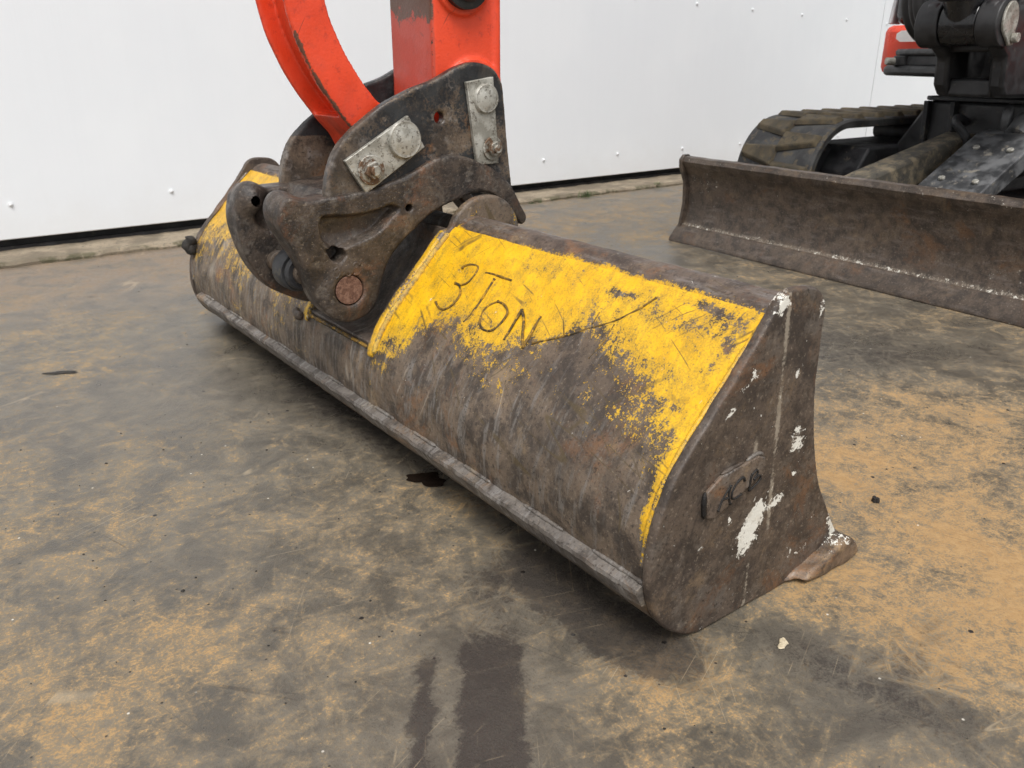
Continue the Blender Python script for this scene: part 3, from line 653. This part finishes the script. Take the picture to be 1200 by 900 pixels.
for s, y0 in ((1, HY0), (-1, HY1)):
    yi = y0 + s*.018
    X, Y, Z = grid(.49, .87, min(y0, yi)-.008, max(y0, yi)+.008, .36, .61, .0026)
    d2 = sd_poly(X[:,0,:], Z[:,0,:], UP); d2 = np.maximum(d2, -(np.hypot(X[:,0,:]-.707, Z[:,0,:]-.515)-.0085))[:, None, :] + .0006*lump((X, Y*0, Z))
    me, V = nets(ext(d2, Y, min(y0, yi), max(y0, yi), .003), X, Y, Z)
    xx, yy, zz = V.T; setmask(me, 0, .45*np.exp(-((zz-.47)/.02)**2*0-((xx-.555)/.04)**2-((zz-.47)/.06)**2) + .35*np.exp(-((xx-.72)/.04)**2-((zz-.48)/.02)**2) + ((.5 if s < 0 else 0)*(zz < .475) - (.5 if s < 0 else 0)*(zz > .485)), 0)
    link('cheek_plate', me, M_hitch, cross, 50)
    # lower casting
    ya, yb = y0 - s*.004, y0 + s*.040
    lo, hi = min(ya, yb), max(ya, yb)
    X, Y, Z = grid(.415, .89, lo-.016, hi+.012, .205, .475, .0026)
    x2, z2 = X[:,0,:], Z[:,0,:]
    d2 = sd_poly(x2, z2, LOBEs if s > 0 else LOBEf)[:, None, :]
    out = (y0 - Y)*s         # >0 outwards
    lean = .010*np.clip((.52-X)/.08, 0, 1)
    rc2 = sd_poly(x2, z2, REC)
    dep = .022*np.clip(-rc2/.006, 0, 1)*np.clip((z2-.312)/.045, 0, 1)
    bandd = sd_line(x2, z2, RIDGE)
    yo = .0035 + .0065*np.clip((z2-.295)/.08, 0, 1) - dep + .003*np.exp(-((np.hypot(x2-.534, z2-.272)-.031)/.012)**2)
    F = smax(smax(d2 - .001, out - yo[:, None, :], .0055), -out - .040, .006) + .0008*lump((X*1.3, Y*1.2, Z*1.2))
    nose = np.sqrt(((X-.452)/1.0)**2 + ((Z-.397)/1.25)**2 + ((Y-(y0+s*.030))/1.3)**2) - .021
    F = smin(F, nose, .012)
    ho = sd_poly(x2, z2, HOLE)[:, None, :]
    F = smax(F, -np.maximum(ho, -(out+.030)), .003)
    F = np.maximum(F, -np.maximum(np.hypot(X-.641, Z-.386)-.006, -(out+.02)))
    F = np.maximum(F, -np.maximum(np.hypot(X-.534, Z-.272)-.0238, -(out+.012)))
    if s < 0:   # inner pocket of the far cheek, facing the camera
        F = smax(F, -np.sqrt(((X-.478)/1.0)**2+((Z-.372)/1.1)**2+((Y-lo)/.8)**2)+.024, .006)
    me, V = nets(F, X, Y, Z); link('cheek_casting', me, M_cast, cross, 0)
    if s > 0: cyl('pin_end', (.534, y0-.0046, .272), (.534, y0+.03, .272), .0222, M_rust, cross, 40, .001)
# raised cast letter
def s_place(a, b): return (a, HY0-.0048, b)
link('cast_letter', stroke_mesh([[(.5535,.3085),(.5485,.3125),(.5435,.3105),(.5445,.3055),(.551,.3035),(.5545,.299),(.549,.2945),(.5425,.2965)]], .0021, s_place, 200), M_cast, cross, 0)
link('cast_letter', stroke_mesh([[(.520,.3055),(.517,.3000),(.5125,.301),(.512,.3065),(.516,.309),(.520,.3055),(.519,.297),(.5135,.2935)]], .0019, s_place, 201), M_cast, cross, 0)
link('cast_letter', stroke_mesh([[(.534,.3005),(.5372,.2985),(.5365,.2950),(.5328,.2946),(.5308,.2975),(.534,.3005)]], .0019, s_place, 202), M_cast, cross, 0)
cyl('lock_shaft', (.481, HY0+.03, .298), (.481, HY1-.02, .298), .017, M_steel, cross)
ring = tube('lock_bush', [(.481, 1.182, .298),(.481,1.186,.298),(.481,1.212,.298),(.481,1.216,.298)], [.029,.032,.032,.029], M_frame, cross, 40)
tube('lock_bush', [(.481, 1.168, .298),(.481,1.171,.298),(.481,1.176,.298)], [.024,.027,.027], M_frame, cross, 40)
box('lock_block', .505, .60, HY0+.045, HY1-.045, .27, .385, M_cast, cross, .012)
# retaining plates, pin heads, bolts
def hexbolt(c, y0, rw, rh, parent, mat, matw):
    cyl('washer', (c[0], y0, c[1]), (c[0], y0-.0035, c[1]), rw, matw, parent, 36, .001)
    hx = [(c[0]+rh*math.cos(PI/3*k+.3), c[1]+rh*math.sin(PI/3*k+.3)) for k in range(6)]
    b = prism('bolt_head', hx, y0-.013, y0-.0035, 'y', mat, parent, .0018)
    cyl('bolt_tip', (c[0], y0-.013, c[1]), (c[0], y0-.019, c[1]), rh*.55, mat, parent, 20, .0015)
PL = prism('retaining_plate', [(.5400,.4625),(.6475,.521),(.674,.474),(.5705,.413)], HY0-.0085, HY0-.0005, 'y', M_zinc, exc, .0012)
tube('pin_head', [(.638,HY0-.0085,.487),(.638,HY0-.0125,.487),(.638,HY0-.0145,.487),(.638,HY0-.0140,.487),(.638,HY0-.0155,.487)], [.0275,.0275,.0255,.0215,.019], M_zinc, PL, 44)
hexbolt((.580,.447), HY0-.0085, .0215, .0140, PL, M_zincrust, M_zincrust)
PR = prism('retaining_plate', [(.7525,.566),(.803,.573),(.813,.441),(.770,.440)], HY0-.0085, HY0-.0005, 'y', M_zinc, exc, .0012)
tube('pin_head', [(.787,HY0-.0085,.541),(.787,HY0-.0125,.541),(.787,HY0-.0145,.541),(.787,HY0-.0140,.541),(.787,HY0-.0155,.541)], [.0225,.0225,.0205,.0175,.015], M_zinc, PR, 44)
hexbolt((.799,.465), HY0-.0085, .0185, .0125, PR, M_zincrust, M_zincrust)
cyl('pivot_pin', (.638, HY0+.019, .487), (.638, HY1-.019, .487), .019, M_frame, exc)
cyl('pivot_pin', (.787, HY0+.019, .541), (.787, HY1-.019, .541), .019, M_frame, exc)
cyl('spacer_ring', (.638, HY1-.030, .487), (.638, HY1-.0185, .487), .040, M_hose, exc)
cyl('spacer_ring', (.787, HY1-.030, .541), (.787, HY1-.0185, .541), .046, M_hose, exc)
# --- bucket link: curved, channelled on its outer side
LC = spline([(.530,1.10),(.519,.90),(.517,.78),(.519,.680),(.541,.608),(.576,.550),(.608,.512),(.640,.487)], 8)
tg = np.gradient(LC, axis=0); tg /= np.hypot(*tg.T)[:, None]; lo_ = LC + np.stack([tg[:, 1], -tg[:, 0]], 1)*.031
LY0, LY1 = 1.166, 1.276
X, Y, Z = grid(.44, .72, LY0-.014, LY1+.014, .40, 1.02, .0036)
x2, z2 = X[:,0,:], Z[:,0,:]
F = ext(smin(sd_line(x2, z2, LC)-.030, np.hypot(x2-.640, z2-.487)-.046, .012)[:, None, :], Y, LY0, LY1, .005)
ch = np.maximum(sd_line(x2, z2, lo_[:-4])-.027, .520-z2)[:, None, :]
F = smax(F, -np.maximum(ch, np.abs(Y-(LY0+LY1)/2)-.044), .003)
rib = np.maximum(np.hypot(x2-.558, z2-.520)-.016, 0)[:, None, :]
F = F + .0004*lump((X*2, Y*2, Z*2))
me, V = nets(F, X, Y, Z); xx, yy, zz = V.T
lof = np.stack([np.interp(np.linspace(0, 1, 160), np.linspace(0, 1, len(lo_)), lo_[:, q]) for q in (0, 1)], 1)
dl = np.sqrt(((xx[:, None]-lof[None, :, 0])**2+(zz[:, None]-lof[None, :, 1])**2).min(1))
edge = np.exp(-((yy-LY0)/.006)**2)*np.exp(-(dl/.0065)**2)*np.clip((.66-zz)/.03, 0, 1)
setmask(me, 1.0*edge, .55*np.clip((.02-np.abs(yy-1.215))/.02+.6, 0, 1)*(dl < .022), 0)  # darker red in the channel paints in its shade
link('bucket_link', me, M_red, exc, 0)
# --- dipper arm
DX0, DX1, DY0, DY1 = .714, .836, 1.155, 1.283
X, Y, Z = grid(.69, .86, DY0-.014, DY1+.014, .46, 1.00, .0042)
x2, z2 = X[:,0,:], Z[:,0,:]
bx2 = np.maximum(np.maximum(DX0-x2, x2-DX1), .535-z2); d2 = smin(bx2, np.hypot(x2-.779, z2-.541)-.060, .012)
d2 = np.maximum(d2, DX0-.001-x2)
F = ext(d2[:, None, :], Y, DY0, DY1, .004)
F = np.minimum(F, ext((np.hypot(x2-.787, z2-.545)-.056)[:, None, :], Y, DY0-.006, DY1+.006, .003))
F = np.minimum(F, ext(np.maximum(np.maximum(DX1-.010-x2, x2-DX1-.004), .555-z2)[:, None, :], Y, DY0-.004, DY1+.004, .003))
F = np.minimum(F, ext((np.hypot(x2-.768, z2-.709)-.050)[:, None, :], Y, DY0-.007, DY1+.007, .003))
me, V = nets(F, X, Y, Z); xx, yy, zz = V.T
lf = np.clip((DX0+.008-xx)/.006, 0, 1)
setmask(me, lf*np.clip((zz-.625)/.06, 0, 1)*.95 + .25*np.exp(-((xx-DX1)/.006)**2), .9*lf, .25*np.exp(-((xx-DX0)/.006)**2)*np.exp(-((yy-DY0)/.008)**2)+.2*np.exp(-((xx-DX1)/.006)**2))  # left face painted darker red as the shaded side, dirt higher up
dip = link('dipper_arm', me, M_red, exc, 0)
prism('dipper_box', [(DX0+.001,.98),(DX1-.001,.98),(.90,1.85),(.70,1.85)], DY0+.001, DY1-.001, 'y', M_red, dip, .004)
cyl('link_pivot_pin', (.768, DY0-.030, .709), (.768, DY1+.030, .709), .030, M_black, dip)
tube('pin_collar', [(.768, DY0-.008, .709),(.768, DY0-.018, .709),(.768, DY0-.020, .709)], [.041,.041,.036], M_black, dip, 40)
# --- boom out of view above, so that the arm hangs from the machine
prism('boom', [(2.60,.98),(2.70,1.06),(2.45,1.75),(2.0,2.15),(1.4,2.22),(.78,1.88),(.74,1.78),(.82,1.72),(1.45,1.98),(1.95,1.93),(2.30,1.60)], 1.10, 1.34, 'y', M_bodyred, exc, .01)
# --- swing post with boom cylinder foot
SP = [(2.31,.70),(2.33,.735),(2.38,.745),(2.43,.72),(2.50,.735),(2.62,1.04),(2.72,1.06),(2.76,.95),(2.70,.70),(2.82,.60),(2.82,.51),(2.60,.497),(2.46,.500),(2.43,.53),(2.42,.60),(2.37,.63),(2.32,.65)]
post = prism('swing_post', [(p[0], p[1]) for p in SP], 1.085, 1.125, 'y', M_black, exc, .010)
prism('post_cheek', SP, 1.235, 1.275, 'y', M_black, post, .010)
box('post_crossbar', 2.45, 2.60, 1.120, 1.240, .500, .548, M_black, post, .008)
box('post_crossbar', 2.42, 2.52, 1.120, 1.240, .615, .640, M_black, post, .006)
box('post_web', 2.62, 2.66, 1.120, 1.240, .50, .98, M_black, post, .006)
cyl('cylinder_foot', (2.37,1.132,.685), (2.37,1.228,.685), .056, M_gloss, post)
cyl('post_boss', (2.37,1.076,.685), (2.37,1.130,.685), .060, M_black, post)
cyl('post_boss', (2.37,1.230,.685), (2.37,1.290,.685), .060, M_black, post)
tube('boom_cylinder', [(2.37,1.18,.685),(2.33,1.18,.76),(2.13,1.18,1.25),(1.95,1.18,1.75)], [.048,.052,.052,.03], M_gloss, exc, 24)
for xx in (2.335, ): prism('cylinder_valve', [(2.27,.735),(2.41,.735),(2.42,.80),(2.26,.80)], 1.135, 1.225, 'y', M_black, post, .012)
cp = [(2.37-.038*math.cos(a), .688+.046*math.sin(a)) for a in np.linspace(-.5, 3.6, 16)] + [(2.405,.632),(2.385,.628)]
cap = prism('pin_keeper', cp, 1.068, 1.0755, 'y', M_zinc, post, .002)
cyl('keeper_bolt', (2.392,1.068,.648), (2.392,1.052,.648), .012, M_zinc, cap, 16, .002)
# bracket carrying the post
prism('swing_bracket', [(2.60,1.275),(2.78,1.60),(2.82,1.66),(2.99,1.66),(2.99,.80),(2.80,1.00),(2.66,1.08),(2.66,1.275)], .545, .578, 'z', M_black, exc, .012)
prism('swing_bracket', [(2.60,1.275),(2.76,1.55),(2.83,1.63),(2.99,1.63),(2.99,.80),(2.80,1.00),(2.66,1.08),(2.66,1.275)], .606, .628, 'z', M_black, exc, .008)
prism('bracket_core', [(2.615,1.276),(2.775,1.555),(2.985,1.58),(2.985,.85),(2.80,1.04),(2.68,1.09),(2.68,1.275)], .575, .610, 'z', M_frame, exc, .006)
cyl('bracket_bolt', (2.755,1.585,.590), (2.73,1.60,.590), .012, M_zinc, exc, 16)
cyl('bracket_roller', (2.80,1.575,.577), (2.80,1.575,.607), .035, M_black, exc, 24)
# --- upper body
ub = prism('upper_body', [(2.955,1.60),(2.935,1.70),(2.945,1.745),(2.985,1.765),(4.3,1.765),(4.3,.62),(2.99,.62),(2.955,.80)], .548, .706, 'z', M_bodyred, exc, .022)
prism('hood', [(2.985,1.60),(2.965,1.70),(2.975,1.735),(3.01,1.750),(4.25,1.750),(4.25,.64),(3.0,.64),(2.985,.80)], .709, 1.25, 'z', M_gloss, exc, .03)
prism('side_trim', [(2.99,.712),(3.05,.712),(3.12,1.2),(3.08,1.2)], 1.753, 1.768, 'y', M_silver, exc, .004)
prism('body_sticker', [(1.555,.652),(1.675,.652),(1.690,.662),(1.690,.678),(1.675,.688),(1.555,.688),(1.545,.678),(1.545,.662)], 2.930, 2.934, 'x', M_white, ub, 0)
bpy.data.objects['body_sticker'].matrix_basis = Matrix.Translation((2.945,1.62,.67)) @ Matrix.Rotation(math.radians(11), 4, 'Z') @ Matrix.Translation((-2.945,-1.62,-.67))
prism('cab', [(3.05,.62),(4.0,.62),(4.0,1.22),(3.05,1.22)], 1.255, 2.4, 'z', M_gloss, exc, .04)
for k, (dy, bx) in enumerate([(1.36,2.52),(1.40,2.56),(1.45,2.62)]):
    P = spline([(2.46+.05*k,dy,1.0),(2.45+.05*k,dy+.01,.80),(2.47+.05*k,dy,.70),(2.54+.05*k,dy-.03,.645),(2.66+.05*k,dy-.08,.635),(2.80,dy-.08,.66)], 6)
    tube('hydraulic_hose', P.tolist(), .016, M_hose, exc, 12)
# --- undercarriage, turned a few degrees from the upper body
UA = math.atan2(.076, 1.2); UO = (2.196, 1.985)
def W(p):
    u, v, z = p; return (UO[0]+u*math.cos(UA)-v*math.sin(UA), UO[1]-u*math.sin(UA)-v*math.cos(UA), z)
# dozer blade: curved mouldboard
bl = spline([(.022,.046),(.034,.060),(.043,.09),(.048,.13),(.046,.18),(.036,.225),(.016,.258)], 6)
back = [(p[0]+.014, p[1]) for p in bl[::-1]]
BV0, BV1 = 0.0, 1.56
bv, bf = [], []; pr = [tuple(p) for p in bl] + [(.010,.272),(.016,.287),(.032,.290),(.046,.280),(.048,.262)] + back; n = len(pr)
vs_ = np.linspace(BV0, BV1, 120)
for i, v_ in enumerate(vs_):
    e = .0004*math.sin(v_*37)+.0003*math.sin(v_*83+1)
    for (u_, z_) in pr: bv.append(W((u_+e*(1 if z_ > .2 else .5), v_, z_+e*.8*(z_ > .25))))
    if i: a = (i-1)*n; bf += [[a+k, a+n+k, a+n+(k+1) % n, a+(k+1) % n] for k in range(n)]
bf += [list(range(n)), list(range(119*n, 120*n))]
bme = pyd(bv, bf, True); bz = np.array(bv)[:, 2]; bq = np.repeat(vs_, n)
setmask(bme, .40*np.exp(-((bz-.056)/.010)**2)+.22*np.exp(-((bz-.20)/.05)**2)*np.exp(-((bq-.09)/.06)**2)+.16*np.clip((bz-.262)/.01, 0, 1)+.10*np.exp(-((bz-.22)/.03)**2), .55*np.exp(-((bz-.058)/.012)**2)+.30*np.clip((bz-.262)/.01, 0, 1), 0)  # dusty fold and blotches; top lip lightened to paint in its highlight
blade = link('dozer_blade', bme, M_blade, exc, 40)
prism('blade_edge', [(-.012,.001),(-.006,.001),(.046,.046),(.044,.056),(.026,.054),(-.010,.012)], 0, 1, 'y', M_blade, blade, .002,
      lambda p: W((p[0], -.012+p[1]*(BV1+.02), p[2])))
for v0 in (-.006, BV1-.008):
    prism('blade_end', [(.020,.045),(.034,.13),(.030,.20),(.006,.255),(.004,.278),(.018,.294),(.042,.294),(.060,.27),(.072,.18),(.075,.10),(.062,.045)], v0, v0+.013, 'y', M_blade, blade, .003, lambda p: W(p))
# blade arms
for vc, dz in ((.60, 0), (1.06, -.17)):
    prism('blade_arm', [(p_[0], p_[1]+dz*min(1, p_[0]*3)) for p_ in [(.06,.17),(.06,.262),(.16,.285),(.62,.378),(.80,.372),(.80,.30),(.60,.28)]], vc-.045, vc+.045, 'y', M_arm, exc, .010, W)
# cylinder guard plate with bolts, cylinder and clevis
VA, VB = .685, .875
gp = [(.26,.228),(.30,.246),(.575,.385),(.640,.395),(.640,.383),(.578,.373),(.303,.234),(.262,.216)]
guard = prism('cylinder_guard', gp, VA, VB, 'y', M_guard, exc, .003, W)
for (u_, v_) in ((.345,.735),(.345,.835),(.50,.735),(.50,.835)):
    z_ = .246+(u_-.30)*.5055; nrm = Vector((-.451, 0, .892)); c0 = Vector((u_, v_, z_+.001)); c1 = c0+nrm*.008
    cyl('guard_bolt', W(c0), W(c1), .0095, M_zinc, guard, 14, .002)
for v_ in (VA, VB-.010):
    prism('guard_flange', [(.27,.225),(.575,.375),(.575,.32),(.33,.205)], v_+.001, v_+.009, 'y', M_guard, guard, .002, W)
cyl('blade_cylinder', W((.22,.78,.13)), W((.66,.78,.335)), .040, M_frame, exc)
tube('cylinder_clevis', [W((.62,.78,.375)), W((.70,.78,.425))], [.035,.045], M_guard, exc, 24)
for v_ in (.725, .835):
    pts = [(.70+.055*math.cos(a), .425+.055*math.sin(a)) for a in np.linspace(-.6, 3.4, 16)] + [(.70,.33),(.80,.33)]
    prism('clevis_ear', pts, v_-.014, v_+.014, 'y', M_guard, exc, .005, W)
cyl('clevis_pin', W((.70,.69,.425)), W((.70,.87,.425)), .020, M_zinc, exc)
# chassis
CH = [(.37,.18),(.37,.330),(.46,.470),(1.09,.470),(1.18,.330),(1.18,.18),(1.05,.18),(.93,.31),(.62,.31),(.50,.18)]
prism('chassis', [(p[0], p[1]) for p in CH], .66, 1.5, 'x', M_black, exc, .010, lambda p: W((p[0], p[1], p[2])))
prism('chassis_top', [(.65,.47),(.68,.44),(1.6,.44),(1.6,1.11),(.68,1.11),(.65,1.08)], .471, .484, 'z', M_frame, exc, .003, W)
for v_ in (.47, .56, 1.0, 1.08):
    prism('chassis_rib', [(.63,.470),(.659,.470),(.659,.30),(.645,.30)], v_-.008, v_+.008, 'y', M_frame, exc, .002, W)
tube('drain_hose', spline([W((.66,.60,.41)), W((.60,.605,.425)), W((.57,.62,.41)), W((.585,.645,.375)), W((.60,.66,.33))], 6).tolist(), .013, M_frame, exc, 10)
cyl('slew_ring', W((1.12,.775,.484)), W((1.12,.775,.548)), .36, M_black, exc, 60)
# tracks
def track(v0, v1, tag_):
    rad, zc, u0, u1 = .196, .2160, .44, 1.72
    path = []
    for a in np.linspace(PI/2, 3*PI/2, 26): path.append((u0+rad*math.cos(a), zc+rad*math.sin(a), a))
    for a in np.linspace(-PI/2, PI/2, 26): path.append((u1+rad*math.cos(a), zc+rad*math.sin(a), a))
    n = len(path); v, f = [], []
    for (u_, z_, a) in path:
        for (dr, vv) in ((0,v0+.006),(-.006,v0),(-.026,v0+.002),(-.029,v0+.012),(-.029,v1-.012),(-.026,v1-.002),(-.006,v1),(0,v1-.006)):
            v.append(W((u_+dr*math.cos(a), vv, z_+dr*math.sin(a))))
    for i in range(n):
        j = (i+1) % n; f += [[i*8+k, j*8+k, j*8+(k+1) % 8, i*8+(k+1) % 8] for k in range(8)]
    belt = link('track', pyd(v, f, True), M_rubber, exc, 40)
    # lugs: staggered in two columns
    wd = (v1-v0)
    def lugmesh(side):
        b0, b1 = .012, wd*.5+.004
        base = [(-.026,b0),(.020,b0),(.052,b1),(-.034,b1)]; top = [(-.018,b0+.010),(.010,b0+.010),(.040,b1-.008),(-.022,b1-.008)]
        vv = [(p[0], p[1]*side, -.002) for p in base] + [(p[0], p[1]*side, .015) for p in top]
        ff = [[4,5,6,7]] + [[k, (k+1) % 4, (k+1) % 4+4, k+4] for k in range(4)] + [[3,2,1,0]]
        return pyd(vv, ff, True)
    ms = [lugmesh(1), lugmesh(-1)]
    straight = u1-u0; arc = PI*rad; tot = 2*straight+2*arc; N = 34
    for k in range(N):
        for c in (0, 1):
            s = (k+.5*c)*tot/N
            if s < arc: a = PI/2+s/rad; q = (u0+rad*math.cos(a), zc+rad*math.sin(a)); t = (-math.sin(a), math.cos(a))
            elif s < arc+straight: q = (u0+s-arc, zc-rad); t = (1, 0); a = -PI/2
            elif s < 2*arc+straight: a = -PI/2+(s-arc-straight)/rad; q = (u1+rad*math.cos(a), zc+rad*math.sin(a)); t = (-math.sin(a), math.cos(a))
            else: q = (u1-(s-2*arc-straight), zc+rad); t = (-1, 0); a = PI/2
            nr = (math.cos(a), math.sin(a))
            vs0 = v0 if c == 0 else v1
            o_ = Vector(W((q[0], vs0, q[1])))
            e = lambda d: (Vector(W(d))-Vector(W((0,0,0))))
            ex, ez = e((t[0], 0, t[1])), e((nr[0], 0, nr[1])); ey = e((0, 1, 0))
            m = Matrix(((ex.x,ey.x,ez.x,o_.x),(ex.y,ey.y,ez.y,o_.y),(ex.z,ey.z,ez.z,o_.z),(0,0,0,1)))
            lg = link('track_lug', ms[c], M_lug, belt, None, .003, 1); lg.matrix_basis = m
    fr = prism('track_frame', [(.46,.10),(.44,.24),(.50,.322),(1.62,.326),(1.70,.22),(1.62,.10)], v0+.09, v1+(.035 if v0 < .7 else -.12), 'y', M_frame, exc, .008, W) if v0 < .7 else prism('track_frame', [(.46,.10),(.44,.24),(.50,.322),(1.62,.326),(1.70,.22),(1.62,.10)], v0-.035, v1-.09, 'y', M_frame, exc, .008, W)
    vm = (v0+v1)/2
    cyl('idler_wheel', W((u0,vm-.05,zc)), W((u0,vm+.05,zc)), .112, M_frame, exc, 40, .01)
    cyl('sprocket', W((u1,vm-.04,zc)), W((u1,vm+.04,zc)), .150, M_frame, exc, 24, .01)
    cyl('carrier_roller', W((.93,vm-.08,.345)), W((.93,v1+.01 if v0 < .7 else v1,.345)), .030, M_frame, exc, 24)
    for u_ in (.70, .95, 1.20, 1.45): cyl('track_roller', W((u_,vm-.09,.085)), W((u_,vm+.09,.085)), .055, M_frame, exc, 24)
track(.03, .345, 'far'); track(1.215, 1.53, 'near')

# ------------------------------------------------------------------ small things on the ground
def blob(cx_, cy_, rx, ry, rot, n, seed, h, mat, name):
    rr = np.random.RandomState(seed); v = []; ks = rr.rand(6)*2*PI
    for ring_, (sc, z_) in enumerate(((1, .0012), (.85, h), (.3, h*1.1))):
        for k in range(n):
            a = 2*PI*k/n; r = sc*(1+.22*math.sin(2*a+ks[0])+.16*math.sin(3*a+ks[1])+.10*math.sin(5*a+ks[2])+.06*math.sin(9*a+ks[3]))
            px, py = rx*r*math.cos(a), ry*r*math.sin(a)
            v.append((cx_+px*math.cos(rot)-py*math.sin(rot), cy_+px*math.sin(rot)+py*math.cos(rot), z_))
    f = [[i*n+k, i*n+(k+1) % n, (i+1)*n+(k+1) % n, (i+1)*n+k] for i in (0, 1) for k in range(n)] + [list(range(2*n, 3*n))]
    return link(name, pyd(v, f, True), mat, None, 30)
tag(blob(.569,.979,.030,.020,-.65,64,3,.0016,M_oil,'oil_spot'), 'small dark wet oil spot on the ground beside the bucket', 'oil spot')
tag(blob(.683,.416,.0085,.0055,.4,20,5,.0026,M_stone,'stone_chip'), 'flat pale stone chip on the ground near the bucket end plate', 'stone')
tag(blob(1.055,.53,.006,.005,.4,16,8,.007,M_dirt,'pebble'), 'tiny dark pebble on the ochre dust', 'stone')
tag(blob(.212,1.821,.030,.009,-.6,24,9,.002,M_dirt,'dead_leaf'), 'small dark dead leaf lying on the grey ground', 'leaf')
# loose grit, uncountable
rr = np.random.RandomState(11); V, F = [], []
for i in range(420):
    if i < 260: gx_, gy_ = rr.uniform(.0, 1.6), rr.uniform(.2, 1.5)
    else: gx_, gy_ = rr.uniform(.2, 3.5), rr.uniform(1.4, 2.88)
    if .53 < gx_ < .94 and .44 < gy_ < 1.95: continue
    r = .0008+.0022*rr.rand()**2.5; b = len(V); ro = rr.rand()*6
    for k in range(5): V.append((gx_+r*math.cos(ro+k*1.2566)*(.7+.6*rr.rand()), gy_+r*math.sin(ro+k*1.2566)*(.7+.6*rr.rand()), .0003))
    V.append((gx_, gy_, .0003+r*.7)); F += [[b+k, b+(k+1) % 5, b+5] for k in range(5)]
tag(link('loose_grit', pyd(V, F), M_dirt), 'scattered specks of dark grit on the ground', 'grit', None, 'stuff')
# weeds at the foot of the kerb
def tuft(cx_, cy_, n, h, seed):
    rr = np.random.RandomState(seed); V, F = [], []
    for i in range(n):
        a = rr.rand()*2*PI; hh = h*(.4+.7*rr.rand()); ln = rr.uniform(.2, .9)*hh; b = len(V); px, py = cx_+rr.normal(0, .02), cy_+rr.normal(0, .004)
        wx, wy = -math.sin(a)*.0022, math.cos(a)*.0022
        for t in (0, .5, 1):
            q = (px+math.cos(a)*ln*t*t, py+math.sin(a)*ln*t*t*.6-.0, hh*(t-.25*t*t)); k = 1-t*.9
            V += [(q[0]-wx*k, q[1]-wy*k, q[2]), (q[0]+wx*k, q[1]+wy*k, q[2])]
        F += [[b,b+1,b+3,b+2],[b+2,b+3,b+5,b+4]]
    return link('weed', pyd(V, F), M_grass)
tag(tuft(2.60, 2.908, 36, .045, 1), 'small green weed tuft at the foot of the kerb beside the hitch', 'weed', 'weeds along the kerb')
tag(tuft(2.30, 2.910, 22, .018, 2), 'flat green moss tuft at the kerb foot close to the hitch', 'weed', 'weeds along the kerb')
tag(tuft(3.10, 2.930, 40, .040, 3), 'leafy green weed at the kerb foot near the dozer blade', 'weed', 'weeds along the kerb')
